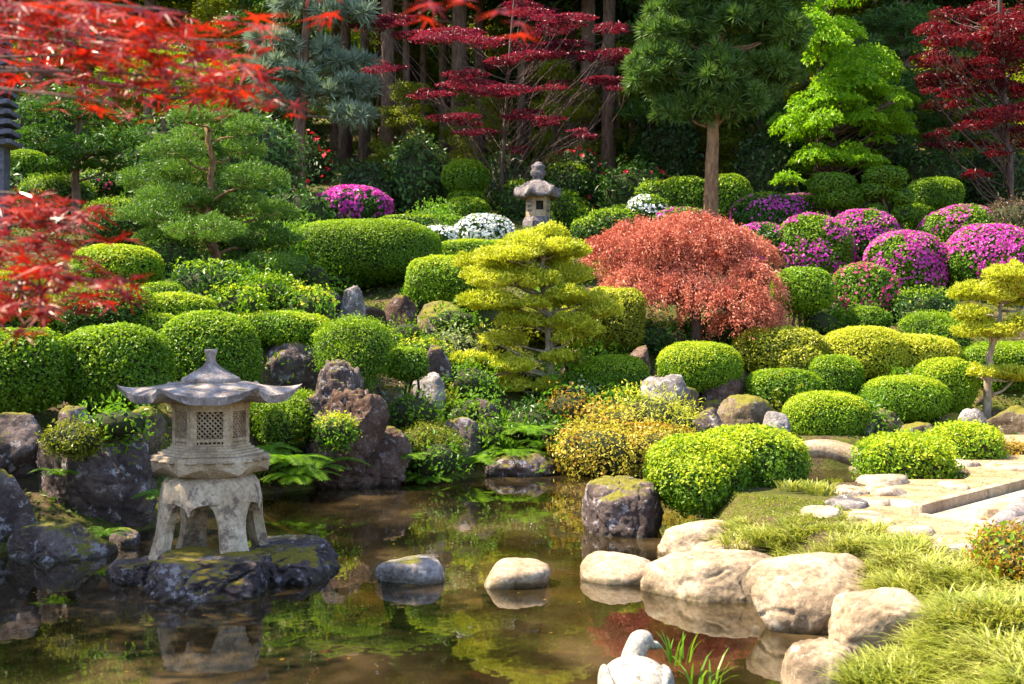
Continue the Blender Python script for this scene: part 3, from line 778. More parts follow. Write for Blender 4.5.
# dark understory shrubs at the forest edge
US = [(130, 215, 120, 195, 27.5, 'dark rounded evergreen between the pines in forest shade', 'deep'),
      (215, 262, 150, 205, 28, 'small dark evergreen left of the blue pine trunk', 'dark'),
      (268, 330, 140, 215, 28.5, 'dark rhododendron with red blossoms below the blue pine', 'dark'),
      (335, 395, 165, 215, 27, 'dark shrub behind the magenta azalea mound', 'dark'),
      (390, 448, 140, 220, 27.5, 'dark blue green shrub left of the clipped topiary dome', 'bluegreen'),
      (485, 530, 150, 215, 28, 'dark shrub at the foot of the plum maple stems', 'dark'),
      (545, 610, 155, 215, 28.5, 'dark rhododendron with red blossoms right of the small lantern', 'dark'),
      (600, 665, 165, 222, 27.5, 'deep green shrub with a few red blossoms left of the big pine', 'deep'),
      (735, 800, 140, 215, 28.5, 'dark shrub behind the big pine trunk on its right', 'dark'),
      (790, 850, 120, 190, 29.5, 'dark shrub under the lime green maple', 'dark'),
      (845, 905, 90, 180, 29.5, 'blue green evergreen right of the lime green maple', 'bluegreen'),
      (895, 965, 150, 205, 28.5, 'low dark evergreen behind the clipped sphere', 'deep'),
      (955, 1040, 150, 215, 29, 'dark shrub under the crimson maple at right edge', 'dark'),
      (-20, 45, 170, 220, 22, 'dark blue green shrub below the slate pagoda', 'bluegreen'),
      (20, 80, 90, 165, 24.5, 'deep green shrub right beside the slate pagoda', 'deep'),
      (222, 300, 120, 205, 24.0, 'bushy blue green evergreen right behind the layered garden tree', 'bluegreen'),
      (130, 190, 160, 225, 22.5, 'dark evergreen left behind the layered garden tree', 'deep'),
      (258, 330, 190, 232, 22.6, 'low dark evergreen left of the magenta azalea mound', 'deep'),
      (640, 690, 100, 200, 30, 'shaded evergreen behind the big pine on its left', 'dark')]
for (a, b, t, q, d, lb, mt) in US:
    red = 'red blossoms' in lb
    shrub('evergreen_shrub', lb, 'shrub', [(a, b, t, q + 12)], d, mt, 0.13, 0.5, 1.5, 2.1, None, 0.2, 2.2, 0.8, 0.12, 'dark shrubs at the forest edge',
          flower='redflower' if red else None, fsize=0.12, fcov=0.10 if red else 0)

# ================================================================== BACKGROUND FEATURE TREES
def tuft_tree(name, label, cat, d, base_px, trunk_px, blobs, mat, bark, trunk, nt=26, L=0.30, group=None, candles=0, tr=0.42, dep=1.0):
    """pine whose crown is many tufts of needles set on ellipsoids given as pixel boxes (cx, cy, rx, ry)"""
    rng = np.random.default_rng(nseed())
    bx = W(base_px[0], base_px[1], d); root = np.array([bx[0], d, min(bx[2], gz(bx[0], d)) - 0.1])
    pts = np.array([root] + [W(q[0], q[1], d) for q in trunk_px])
    s = np.linspace(0, len(pts) - 1, 14); t = np.stack([np.interp(s, np.arange(len(pts)), pts[:, i]) for i in range(3)], 1)
    t[1:-1] += rng.normal(size=(12, 3)) * trunk * 0.08
    wood, fol = MB(), MB()
    wood.add(*tube(t, np.linspace(trunk, trunk * 0.45, 14), 14))
    for (cx, cy, rx, ry) in blobs:
        dd = d + rng.uniform(-0.35, 0.35) * dep
        c = W(cx, cy, dd); a = rx / FPX * dd; h = ry / FPX * dd; b = a * 0.9 * dep
        k = np.argmin(np.abs(t[:, 2] - (c[2] - h * 0.5)))
        wood.add(*tube(curve(t[k], t[k] + (c - t[k]) * 0.6, rng, 0.04, 6), np.linspace(trunk * 0.25, 0.02, 6), 6))
        nn = int(12 + 26 * (a * h + a * b + b * h))
        for _ in range(nn):
            u = nrm(rng.normal(size=3)); r = rng.uniform(0.55, 1.0)
            if u[2] < -0.35: u[2] *= -0.5
            p = c + u * r * np.array([a, b, h])
            n = nt + rng.integers(0, nt)
            q = nrm(rng.normal(size=(n, 3)) + u * 0.9 + np.array([0, 0, 0.55]))
            P = p + q * L * 0.42
            fol.add(*leaves(P, nrm(rng.normal(size=(n, 3))), L, rng, 0.10, 0.2, fold=0.02, axis=q, ajit=0.12))
            if candles and rng.uniform() < candles:
                q2 = np.array([[rng.normal() * 0.12, rng.normal() * 0.12, 1.0]])
                fol.add(*leaves(p + q2 * L * 0.55, np.array([[0, -1.0, 0]]), L * 0.9, rng, 0.14, 0.2, axis=q2, ajit=0.05), 1)
    r = thing(name, label, cat, root, group)
    fol.build('foliage', M[mat], r, False, (M['variegated'],)); wood.build('trunk', M[bark], r, True)
    return r

rb = np.random.default_rng(11)
bl = []
for k in range(64):
    y = rb.uniform(-45, 118); half = 78 * (1 - 0.25 * ((y - 50) / 90) ** 2) if y > 50 else 82 - 0.2 * (50 - y)
    x = 722 + rb.uniform(-1, 1) * half + (8 if y < 60 else -4)
    if y > 95 and abs(x - 722) > 50: y -= 25
    bl.append((x, y, rb.uniform(17, 27), rb.uniform(13, 20)))
tuft_tree('pine_tree', 'large dense green pine on a warm bare trunk in front of the forest', 'tree', 24.5, (712, 230), [(711, 190), (713, 140), (717, 60), (722, -40)], bl, 'pine', 'pinebark', 0.165, 34, 0.27, dep=1.2)
bl = [(285, 78, 34, 16), (275, 45, 26, 13), (345, 18, 34, 14), (348, 68, 30, 14), (325, 100, 40, 17), (352, 118, 24, 12), (305, 8, 34, 14), (318, 55, 26, 13), (272, 100, 20, 10), (300, -25, 40, 18), (340, -15, 30, 14), (268, 70, 18, 10), (350, 92, 28, 11)]
tuft_tree('pine_tree', 'silvery blue pine with pale upright candles, left of the forest trunks', 'tree', 26.5, (300, 215), [(300, 130), (304, 70), (308, 10), (310, -50)], bl, 'bluepine', 'bark', 0.15, 30, 0.30, candles=0.5)

mp = [(827, 15, 30, 7), (838, 34, 34, 7), (848, 52, 36, 8), (836, 66, 30, 7), (868, 64, 28, 6), (848, 84, 38, 8), (880, 86, 24, 6), (842, 104, 34, 8), (872, 106, 30, 6), (862, 120, 34, 6), (818, 122, 20, 6), (832, 140, 30, 7), (800, 148, 20, 6), (845, 148, 20, 5), (796, 164, 22, 6), (820, 90, 24, 8), (822, 0, 26, 7), (890, 104, 14, 4), (815, 45, 20, 7), (872, 128, 18, 5), (850, -20, 30, 8), (800, 30, 26, 8), (790, 130, 26, 7), (856, 160, 22, 5), (895, 95, 16, 4), (888, 118, 22, 5), (812, 110, 26, 7)]
mp = [(a_ + (4 if b_ > 40 else 0), b_, c_ * 1.25, d_) for a_, b_, c_, d_ in mp]
pads_tree('maple_tree', 'bright lime green maple with drooping layers right of the big pine', 'tree', mp, 27.5, (820, 215), 'freshmaple', 0.10, 0.45, 240, 0.10, 'redbark', None, trunk_px=[(820, 215), (818, 120), (824, 40), (828, -30)], droop=1.6, ajit=0.6, jit=0.6, thick=1.15, depth=0.9, dspread=1.6, split=4, vj=2.2, vase=0.6)
mp = [(940, 18, 26, 6), (985, 10, 36, 6), (1010, 25, 36, 7), (956, 38, 30, 6), (990, 42, 38, 6), (938, 60, 28, 5), (972, 62, 32, 6), (1012, 60, 34, 6), (928, 84, 26, 5), (960, 86, 34, 6), (1000, 82, 34, 6), (950, 98, 26, 4), (978, 122, 26, 5), (1008, 122, 34, 6), (942, 136, 22, 5), (986, 150, 22, 4), (975, 176, 20, 4), (1020, 100, 26, 6), (1022, 145, 20, 5), (965, 20, 20, 5), (1030, 5, 30, 7)]
pads_tree('maple_tree', 'crimson maple with thin flat layers at the right edge', 'tree', mp, 26.5, (1011, 212), 'crimson', 0.085, 0.45, 240, 0.08, 'redbark', None, trunk_px=[(1011, 212), (1010, 165), (1004, 95), (1000, 20), (1000, -30)], droop=0.6, ajit=0.5, jit=0.4, thick=0.9, depth=0.9, dspread=1.8, split=4, vase=0.9, vj=1.8, limbs=0.6)
mp = [(385, 12, 30, 4), (384, 22, 26, 4), (386, 66, 20, 4), (432, 35, 30, 4), (460, 33, 30, 4), (488, 42, 22, 3), (459, 77, 22, 5), (485, 88, 34, 4), (434, 92, 22, 4), (449, 119, 22, 4), (478, 128, 18, 4), (532, 53, 30, 4), (556, 48, 28, 4), (530, 115, 22, 4), (545, 122, 18, 4), (566, 20, 26, 4), (592, 27, 26, 4), (618, 26, 24, 4), (596, 58, 24, 4), (615, 54, 22, 4), (605, 81, 26, 3), (622, 88, 16, 3), (575, 134, 18, 3), (556, 85, 16, 4), (518, 150, 14, 3), (508, 90, 14, 4), (482, 4, 30, 4), (542, 30, 24, 4), (640, 4, 30, 4), (520, 8, 30, 4), (420, 4, 26, 4), (500, 62, 20, 4), (560, 4, 26, 4)]
mp = [(a_, b_, c_ * 1.3, d_ * 0.8) for i_, (a_, b_, c_, d_) in enumerate(mp) if b_ > 32 or i_ % 2]
pads_tree('maple_tree', 'plum red maple with thin floating layers and several slender stems', 'tree', mp, 27.0, (500, 214), 'plum', 0.08, 0.45, 210, 0.05, 'redbark', None, trunk_px=[(500, 214), (503, 150), (508, 80), (515, -20)], droop=0.5, ajit=0.5, jit=0.4, thick=0.85, depth=0.8, dspread=2.2, split=4, vase=1.3, vj=1.6, limbs=0.25)

mp = [(880, 20, 44, 14), (910, 45, 40, 13), (870, 50, 30, 12), (930, 20, 36, 12), (895, 78, 42, 13), (925, 95, 34, 12), (880, 110, 34, 12), (905, 130, 40, 13), (935, 140, 30, 10), (875, 150, 30, 10), (960, 60, 30, 12), (900, -5, 50, 14)]
pads_tree('evergreen_tree', 'dark blue green evergreen between the lime maple and the crimson maple', 'tree', mp, 30.5, (903, 215), 'bluegreen', 0.15, 0.25, 170, 0.12, 'bark', None, trunk_px=[(903, 215), (902, 120), (900, -30)], tuft=True, up=0.2, ajit=0.9, thick=1.1, dspread=1.0, split=2)
mp = [(660, 30, 36, 14), (640, 60, 36, 14), (668, 85, 34, 13), (645, 110, 36, 13), (668, 140, 34, 12), (640, 155, 30, 12), (655, 0, 40, 14)]
pads_tree('evergreen_tree', 'dark evergreen filling the shade left of the big pine crown', 'tree', mp, 29.5, (652, 220), 'deep', 0.15, 0.3, 170, 0.10, 'bark', None, trunk_px=[(652, 220), (653, 120), (655, -30)], tuft=True, up=0.2, ajit=0.9, thick=1.1, dspread=1.0, split=2)
# layered blue green garden tree on the left, with a lower limb that sweeps right
mp = [(205, 135, 34, 14), (170, 150, 34, 13), (235, 150, 34, 14), (150, 180, 34, 14), (200, 172, 44, 14), (255, 178, 36, 15), (180, 200, 46, 15), (235, 208, 46, 16), (275, 212, 26, 12), (150, 215, 38, 14), (205, 232, 46, 14), (265, 240, 40, 14), (165, 240, 34, 13), (225, 262, 40, 11), (270, 268, 36, 12), (190, 275, 30, 9), (250, 285, 44, 11), (215, 292, 30, 9), (287, 262, 22, 10), (190, 118, 26, 10), (222, 118, 24, 9), (245, 128, 22, 9)]
pads_tree('garden_pine', 'broad layered blue green garden tree left of the big hedge', 'tree', mp, 17.6, (212, 300), 'gardenpine', 0.085, 0.16, 1500, 0.085, 'pinebark', None, trunk_px=[(206, 305), (216, 262), (208, 220), (212, 170), (205, 125)], tuft=True, up=0.5, ajit=0.8, thick=1.15, depth=0.8, dspread=0.8)
mp = [(60, 112, 34, 12), (100, 120, 36, 13), (45, 138, 30, 12), (85, 148, 38, 12), (120, 140, 28, 12), (70, 165, 30, 9), (110, 165, 24, 9), (80, 100, 30, 12)]
pads_tree('garden_pine', 'small deep green tree on a bare trunk right of the slate pagoda', 'tree', mp, 20.5, (77, 222), 'deep', 0.09, 0.4, 420, 0.085, 'bark', None, trunk_px=[(77, 222), (76, 180), (78, 140), (80, 100)], up=0.4, thick=1.1, dspread=0.9)
mp = [(150, 90, 26, 12), (120, 75, 26, 12), (185, 88, 30, 14), (205, 100, 28, 11), (165, 65, 34, 16), (215, 75, 26, 12)]
pads_tree('garden_tree', 'yellow green sunlit tree glimpsed behind the scarlet maple leaves', 'tree', mp, 23.5, (160, 200), 'lime', 0.11, 0.5, 260, 0.07, 'bark', None, trunk_px=[(160, 200), (163, 140), (165, 80)], thick=1.1, dspread=0.8)

# yellow cloud pruned tree, the centre piece
mp = [(546, 234, 30, 13), (538, 241, 34, 11), (556, 247, 34, 10), (540, 249, 42, 10), (524, 258, 46, 10), (566, 259, 26, 10), (492, 266, 40, 10), (480, 280, 36, 10), (528, 278, 40, 10), (566, 278, 30, 10), (502, 301, 48, 10), (548, 300, 30, 9), (584, 294, 36, 11), (603, 310, 26, 9), (528, 323, 56, 9), (582, 327, 34, 11), (502, 342, 26, 8), (553, 340, 20, 7), (484, 360, 32, 7), (524, 363, 38, 9), (572, 357, 34, 9), (508, 386, 30, 7), (548, 384, 18, 6)]
pads_tree('cloud_tree', 'golden yellow cloud pruned tree with stacked pads at the garden centre', 'tree', mp, 16.6, (556, 402), 'yellow', 0.062, 0.34, 1900, 0.065, 'palebark', None, trunk_px=[(553, 402), (548, 360), (550, 320), (540, 285), (545, 235)], tuft=True, up=0.7, ajit=0.9, thick=1.3, vj=0.5, depth=0.8, dspread=0.35, limb=0.35, split=2)
mp = [(1000, 273, 34, 9), (1010, 283, 26, 7), (975, 296, 28, 9), (998, 298, 26, 9), (1022, 290, 28, 9), (962, 317, 22, 8), (985, 316, 18, 7), (1000, 327, 40, 9), (1030, 325, 28, 9), (1012, 371, 40, 8), (975, 370, 24, 7), (1035, 300, 22, 10)]
pads_tree('cloud_tree', 'yellow green cloud pruned pine with pale branching trunk at right edge', 'tree', mp, 16.6, (987, 408), 'yellow', 0.062, 0.32, 2000, 0.06, 'palebark', None, trunk_px=[(985, 408), (988, 372), (992, 345), (1000, 318), (1000, 275)], tuft=True, up=0.7, ajit=0.9, thick=1.3, vj=0.5, depth=0.85, dspread=0.35, limb=0.4, split=2)

# weeping laceleaf maple
def weeping_maple():
    rng = np.random.default_rng(nseed()); d = 18.3
    fol, wood = MB(), MB()
    root = np.array([W(690, 330, d)[0], d, gz(W(690, 330, d)[0], d) - 0.1])
    top = W(690, 288, d)
    wood.add(*tube(curve(root, top, rng, 0.10, 8), np.linspace(0.11, 0.06, 8), 10))
    lobes = [(640, 240, 46, 20), (690, 232, 56, 18), (735, 250, 42, 20), (612, 258, 28, 20), (655, 262, 50, 22), (705, 268, 54, 24), (752, 285, 30, 24), (632, 285, 32, 18), (682, 292, 48, 20), (730, 302, 46, 20), (765, 312, 20, 14), (650, 290, 28, 14), (598, 250, 16, 12), (745, 318, 30, 9), (700, 246, 40, 16), (690, 262, 40, 18), (718, 256, 34, 16), (670, 246, 36, 16)]
    for (cx, cy, rx, ry) in lobes:
        up = (300 - cy) / 60
        c = W(cx, cy, d + rng.uniform(-0.2, 0.3) + 0.5 * (cy < 270) - 0.25 * (cy > 290)); a = rx / FPX * d; h = ry / FPX * d
        wood.add(*tube(curve(top, c - np.array([0, 0, h * 0.6]), rng, 0.04, 6), np.linspace(0.035, 0.01, 6), 6))
        for k in range(int(330 * a * (a + h))):
            th = rng.uniform(0, 2 * np.pi); q = math.sqrt(rng.uniform(0, 1))
            out = np.array([math.cos(th), math.sin(th), 0])
            p = c + out * a * q * np.array([1, 0.9, 1]) + np.array([0, 0, h * (0.95 - 1.25 * q * q) + rng.normal() * 0.03])
            n = 30; L = rng.uniform(0.10, 0.20) * (0.6 + 0.9 * q)
            s = rng.uniform(0, 1, n)[:, None]
            P = p + out * L * (0.9 - 0.4 * s) * s - np.array([0, 0, 1.0]) * L * s ** 1.6 * (0.3 + q) + rng.normal(size=(n, 3)) * 0.036
            ax = nrm(out * (1.0 - 0.5 * s) - np.array([0, 0, 1.0]) * (0.15 + s * q) + 0.01)
            fol.add(*leaves(P, np.tile(nrm(out * 0.4 + np.array([0, 0, 0.9])), (n, 1)), 0.055, rng, 0.28, 0.5, axis=ax, ajit=0.85))
    r = thing('weeping_maple', 'coral red weeping laceleaf maple forming a wide dome', 'tree', root)
    fol.build('foliage', M['coral'], r); wood.build('trunk', M['redbark'], r, True)
weeping_maple()

# ================================================================== CLIPPED SHRUBS, HEDGES, AZALEAS
CS = 'clipped shrubs of the slope'
def clip(label, box_, d, mat='green', **k):
    lumps = box_ if isinstance(box_, list) else [box_]
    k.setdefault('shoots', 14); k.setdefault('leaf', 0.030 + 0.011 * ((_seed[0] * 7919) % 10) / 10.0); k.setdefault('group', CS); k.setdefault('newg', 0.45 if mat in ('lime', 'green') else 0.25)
    return shrub('clipped_shrub', label, 'shrub', lumps, d, mat, **k)
def hedge(label, box_, d, mat='green', **k):
    lumps = box_ if isinstance(box_, list) else [box_]
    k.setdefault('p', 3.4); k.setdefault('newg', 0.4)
    return shrub('hedge', label, 'hedge', lumps, d, mat, **k)
def azalea(label, box_, d, fl, mat='deep', **k):
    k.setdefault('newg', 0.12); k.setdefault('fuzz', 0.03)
    lumps = box_ if isinstance(box_, list) else [box_]
    k.setdefault('fcov', 0.5); k.setdefault('fsize', 0.05)
    return shrub('azalea', label, 'azalea', lumps, d, mat, leaf=0.055, amp=0.14, p=2.3, flower=fl, group='azaleas in flower', **k)

# left slope
clip('shaded green ball at the far left edge beside the water rocks', (-34, 68, 330, 412), 11.6, 'green')
clip('wide green ball between the left edge ball and the largest ball', (60, 168, 327, 412), 12.0, 'green')
clip('largest smooth green ball behind the roof of the pond lantern', (160, 258, 314, 410), 12.9, 'green', p=2.5, amp=0.03)
clip('flat yellow green cushion behind the largest green ball', [(138, 215, 296, 330), (128, 182, 316, 340, -0.5)], 14.2, 'lime')
clip('low green cushion left of the layered garden tree', (140, 185, 285, 312), 15.2, 'green')
clip('green ball below the layered garden tree on its left', (75, 160, 247, 292), 16.3, 'lime', amp=0.04)
clip('loose green cushion half hidden by scarlet leaves at left', [(-20, 45, 276, 318), (20, 70, 300, 335)], 13.5, 'lime', jit=0.8, fuzz=0.05)
clip('dark low cushion between the left rocks and the ball below the garden tree', (60, 150, 290, 330), 14.0, 'deep', jit=0.8, fuzz=0.05)
hedge('bright flat topped hedge right of the largest green ball', (222, 330, 314, 347), 14.8, 'lime', p=3.0, dy=0.45)
hedge('small lit hedge below the slate pagoda', (-30, 48, 152, 186), 21.5, 'green', amp=0.10)
clip('dark green cushion in front of the small tree trunk at left', (25, 90, 180, 222), 20.0, 'deep', fuzz=0.06, jit=0.8)
clip('deep green mound under the pink azalea at left', (85, 150, 205, 245), 18.8, 'deep', fuzz=0.06, jit=0.8)
clip('green shrub to the right of the pond lantern roof', [(250, 318, 397, 440), (262, 300, 408, 446, -0.3)], 13.0, 'green', jit=0.7, fuzz=0.05)
clip('tall loose green shrub above the brown crag', [(318, 390, 326, 378), (330, 372, 345, 395, -0.2)], 14.6, 'green', jit=0.8, fuzz=0.06, amp=0.15)
clip('tiny green dome right of the loose shrub above the crag', (388, 428, 350, 380), 14.9, 'green', jit=0.4)
clip('tiny fluffy green tuft hugging the brown crag', (318, 354, 420, 446), 12.9, 'fern', jit=0.8, fuzz=0.05, stem=0)
hedge('large dark rounded hedge with lit top left of the yellow tree', [(290, 440, 222, 284)], 19.6, 'green', p=2.9, amp=0.05, dy=0.9)
hedge('yellow topped block hedge at the left arm of the yellow tree', (407, 484, 258, 308), 17.8, 'lime', p=3.2, dy=0.6)
hedge('thin bright hedge strip below the white azaleas', (440, 515, 242, 262), 20.2, 'lime', dy=0.5)
hedge('dull olive hedge behind the right side of the yellow tree', [(585, 642, 290, 350), (560, 612, 300, 352)], 17.6, 'olive', dy=0.7)
clip('round bright green dome right of the yellow tree foot', [(583, 648, 357, 402), (566, 610, 365, 405)], 16.2, 'green', amp=0.04)
# right slope
clip('rounded green dome below the weeping maple', (658, 740, 344, 392), 16.7, 'lime', amp=0.05)
clip('wide olive dome under the right edge of the weeping maple', [(735, 826, 328, 378), (775, 822, 345, 385, -0.4)], 17.8, 'olive', amp=0.10)
clip('low green dome just above the mossy stones, left of the egg shaped shrub', (745, 820, 371, 408), 16.3, 'green', amp=0.05)
clip('egg shaped green shrub between two low domes on the right slope', (808, 861, 357, 402), 16.8, 'green', amp=0.04)
clip('tall rounded green mound behind the stone bridge', (785, 868, 394, 444), 15.9, 'lime', amp=0.05, jit=0.6)
clip('golden rimmed cushion in front of the wide yellow mound', (864, 946, 378, 420), 16.1, 'lime', amp=0.05)
clip('wide low golden yellow mound at mid right slope', [(822, 905, 329, 378), (870, 955, 336, 376, 0.2)], 17.8, 'yellow', amp=0.08, jit=0.7)
clip('small pointed green shrub under the red pink azalea', (847, 890, 308, 334), 19.0, 'green', p=2.0)
clip('low spreading green shrub left of the yellow green cloud pine', [(903, 962, 318, 348), (925, 970, 326, 352, -0.2)], 17.9, 'green', fuzz=0.06, jit=0.8)
clip('yellow green ball in front of the cloud pine trunk', (914, 974, 360, 412), 16.2, 'lime', amp=0.08, jit=0.7)
hedge('dark flat hedge behind the trunk of the cloud pine', (960, 1050, 345, 395), 18.0, 'green', dy=0.6)
def topiary_ball():
    rng = np.random.default_rng(nseed()); d = 19.3
    r = shrub('topiary_tree', 'bright mushroom shaped topiary on several thin bare stems', 'topiary', [(773, 832, 268, 312)], d, 'lime', leaf=0.045, p=2.6, amp=0.03, stem=0)
    st = MB()
    for dx in (-9, -3, 4, 8):
        p1 = W(802 + dx, 305, d); p0 = W(802 + dx * 0.8, 330, d); p0[2] = min(p0[2], gz(p0[0], d) - 0.05)
        st.add(*tube(curve(p0, p1, rng, 0.05, 5), 0.022, 6))
    st.build('stems', M['bark'], r, True)
topiary_ball()
for (bx_, d_, mt_, lb_) in [((170, 240, 268, 315), 15.8, 'deep', 'deep green loose shrub under the lower limbs of the layered garden tree'), ((235, 300, 282, 318), 16.2, 'green', 'green spreading shrub right under the layered garden tree'),
                            ((285, 330, 292, 330), 16.0, 'fern', 'bright loose shrub left of the pointed rocks'), ((205, 262, 292, 322), 15.3, 'lime', 'low lime cushion directly above the bright flat topped hedge'), ((150, 200, 240, 285), 17.2, 'deep', 'deep green shrub left of the layered garden tree trunk'),
                            ((630, 668, 325, 350), 17.4, 'deep', 'small deep green shrub under the left edge of the coral maple'), ((700, 760, 322, 348), 18.2, 'deep', 'deep green shrub in the shade under the coral maple'),
                            ((895, 950, 295, 325), 19.3, 'deep', 'deep green low shrub under the large magenta topped mound'), ((600, 650, 395, 420), 15.9, 'fern', 'light green low shrub beside the pale grey rock'),
                            ((395, 450, 345, 372), 16.3, 'fern', 'light green shrub above the lower stone step'), ((350, 400, 335, 362), 16.6, 'deep', 'deep green shrub behind the tall loose green shrub')]:
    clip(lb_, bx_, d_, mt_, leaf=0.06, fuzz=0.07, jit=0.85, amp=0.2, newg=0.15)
# top terrace
clip('dark clipped ball right behind the big pine trunk', [(655, 712, 178, 232), (700, 752, 176, 232)], 26.0, 'green', amp=0.04, leaf=0.06)
clip('green dome topped by a smaller one left of the plum maple', [(442, 489, 161, 194), (448, 484, 190, 210), (444, 490, 198, 226, -0.5)], 25.2, 'green', amp=0.04, p=2.1, leaf=0.055)
clip('leafy green shrub touching the small stone lantern on its right', [(548, 582, 195, 226), (560, 590, 208, 236)], 24.4, 'green', leaf=0.07, fuzz=0.06, jit=0.8)
clip('small green ball midway between small lantern and big pine', (610, 634, 206, 228), 24.2, 'green', amp=0.04)
clip('loose green shrub behind the small stone lantern', [(500, 532, 186, 222)], 26.5, 'deep', leaf=0.08, fuzz=0.08, jit=0.8)
clip('deep green rounded shrub above the right shoulder of the small lantern', (545, 590, 168, 200), 26.8, 'deep', leaf=0.08, fuzz=0.08, jit=0.8)
clip('green shrub left of the big pine foot', [(640, 668, 184, 215), (648, 664, 200, 225)], 24.0, 'green', leaf=0.07, fuzz=0.06, jit=0.8)
clip('low green shrub between small lantern and the coral maple', [(575, 612, 222, 240), (590, 640, 214, 236)], 22.8, 'deep', leaf=0.06, fuzz=0.06, jit=0.8)
hedge('shaded low hedge strip behind the large dark hedge', (375, 470, 217, 238), 23.0, 'deep', dy=0.5, leaf=0.055)
def cloud_topiary(label, balls, d, px, base):
    rng = np.random.default_rng(nseed())
    r = shrub('topiary_tree', label, 'topiary', balls, d, 'green', leaf=0.06, p=2.4, amp=0.03, stem=0, group='cloud topiaries on the terrace')
    st = MB(); p0 = W(px, base, d); p0[2] = min(p0[2], gz(p0[0], d) - 0.05)
    for b in balls:
        st.add(*tube(curve(p0, W((b[0] + b[1]) / 2, (b[2] + b[3]) / 2, d + (b[4] if len(b) > 4 else 0)), rng, 0.1, 6), np.linspace(0.045, 0.02, 6), 6))
    st.build('stems', M['bark'], r, True)
cloud_topiary('cloud topiary with two stacked flat pads right of the lime maple', [(808, 855, 174, 195), (815, 864, 187, 209)], 24.5, 838, 228)
cloud_topiary('cloud topiary with five green pads left of the big clipped sphere', [(864, 906, 167, 187), (858, 892, 183, 198), (888, 914, 189, 205), (866, 886, 204, 216), (893, 914, 204, 222)], 24.3, 886, 228)
clip('large smooth clipped sphere on the right terrace', [(908, 961, 179, 213), (905, 935, 205, 232, -0.2)], 24.6, 'green', amp=0.02, leaf=0.05)
shrub('brown_shrub', 'brown twiggy half bare shrub at the right edge behind the azaleas', 'shrub', [(982, 1045, 203, 246)], 23.2, 'brownleaf', 0.09, 0.25, 1.0, 2.2, None, 0.2, 2, 0.9, 0.12)
# azaleas
azalea('bright magenta azalea mound above the large dark hedge', [(318, 388, 188, 226)], 22.8, 'magenta', fcov=1.3, ftop=0.5, fsize=0.07, fbias=0.35)
azalea('pink azalea half hidden behind the layered garden tree', [(80, 140, 170, 196), (84, 112, 196, 216)], 21.8, 'pink', fcov=0.6, fsize=0.07)
azalea('white azalea drift left of the small stone lantern', [(412, 462, 229, 250), (455, 512, 217, 248)], 21.6, 'white', fcov=1.1, fsize=0.06, ftop=0.25)
azalea('small purple azalea in front of the white drift', [(486, 512, 228, 246)], 21.0, 'magenta', fcov=0.6, fsize=0.06)
azalea('white azalea at the foot of the big pine', [(628, 668, 198, 228)], 23.0, 'white', fcov=0.6, fsize=0.06)
azalea('low purple azalea right behind the top of the coral maple', [(655, 708, 210, 232)], 22.6, 'magenta', fcov=0.7, ftop=0.3)
azalea('purple and green azalea right of the big pine trunk', [(734, 800, 195, 236), (770, 835, 196, 230, 0.5)], 23.8, 'magenta', fcov=0.55)
azalea('purple azalea touching the right shoulder of the coral maple', [(728, 794, 225, 280)], 21.8, 'magenta', fcov=0.6, ftop=0.2)
azalea('tall green azalea sprinkled purple above the mushroom topiary', [(774, 850, 217, 282)], 21.6, 'magenta', 'green', fcov=0.45, ftop=0.15)
azalea('purple crowned azalea behind the red pink one', [(830, 897, 211, 268)], 22.6, 'magenta', fcov=0.6, ftop=0.4)
azalea('red pink azalea right of the mushroom topiary', [(830, 898, 266, 322)], 20.2, 'pink', 'green', fcov=0.4, ftop=0.15)
azalea('large magenta topped azalea mound beside the red pink one', [(866, 946, 234, 304)], 21.4, 'magenta', 'green', fcov=0.75, ftop=0.45)
azalea('green azalea with a purple crest behind the cloud pine', [(922, 1000, 208, 258)], 22.8, 'magenta', 'green', fcov=0.4, ftop=0.3)
azalea('wide magenta topped azalea above the cloud pine at right', [(944, 1040, 228, 300)], 21.2, 'magenta', 'green', fcov=0.7, ftop=0.5)
# by the water
shrub('spirea_shrub', 'golden spirea hanging over the far shore with orange tips', 'shrub', [(556, 650, 428, 478), (600, 700, 432, 474, 0.2), (570, 640, 410, 445, 0.6)], 14.6, 'spirea', 0.05, 0.4, 1.3, 2.2, None, 0.22, 1.8, 0.85, 0.09, None, fmat='orange', fsize=0.05, fcov=0.22)
shrub('spirea_shrub', 'fluffy pale yellow tuft in front of the grey rocks', 'shrub', [(615, 690, 398, 440), (655, 700, 410, 448, -0.2)], 15.6, 'yellow', 0.07, 0.18, 1.0, 2.1, None, 0.2, 2.0, 0.9, 0.10, None, shoots=120)
shrub('orange_shrub', 'small orange leaved shrub left of the fluffy yellow tuft', 'shrub', [(545, 590, 393, 425)], 15.4, 'orange', 0.06, 0.4, 1.0, 2.1, None, 0.2, 2.0, 0.9, 0.08, None, fmat='fern', fsize=0.05, fcov=0.3)
shrub('clipped_shrub', 'big bright clipped bush overhanging the dark boulder on the right bank', 'shrub', [(652, 745, 441, 507), (690, 804, 431, 494, 0.35), (668, 724, 452, 510, -0.12)], 10.5, 'green', 0.033, 0.6, 2.1, 2.5, 0.5, 0.12, 1.6, 0.6, 0.025, None, shoots=60, newg=0.55, sun_mat='sunyellow', stem=0)
clip('bright leafy cushion beside the stone bridge end', (860, 951, 441, 484), 11.6, 'lime', leaf=0.036, fuzz=0.04, jit=0.8, dy=0.4, shoots=60)
clip('bright round cushion near the violet stone at right', (932, 998, 429, 468), 12.9, 'lime', leaf=0.036, fuzz=0.04, jit=0.8, dy=0.4, shoots=60)
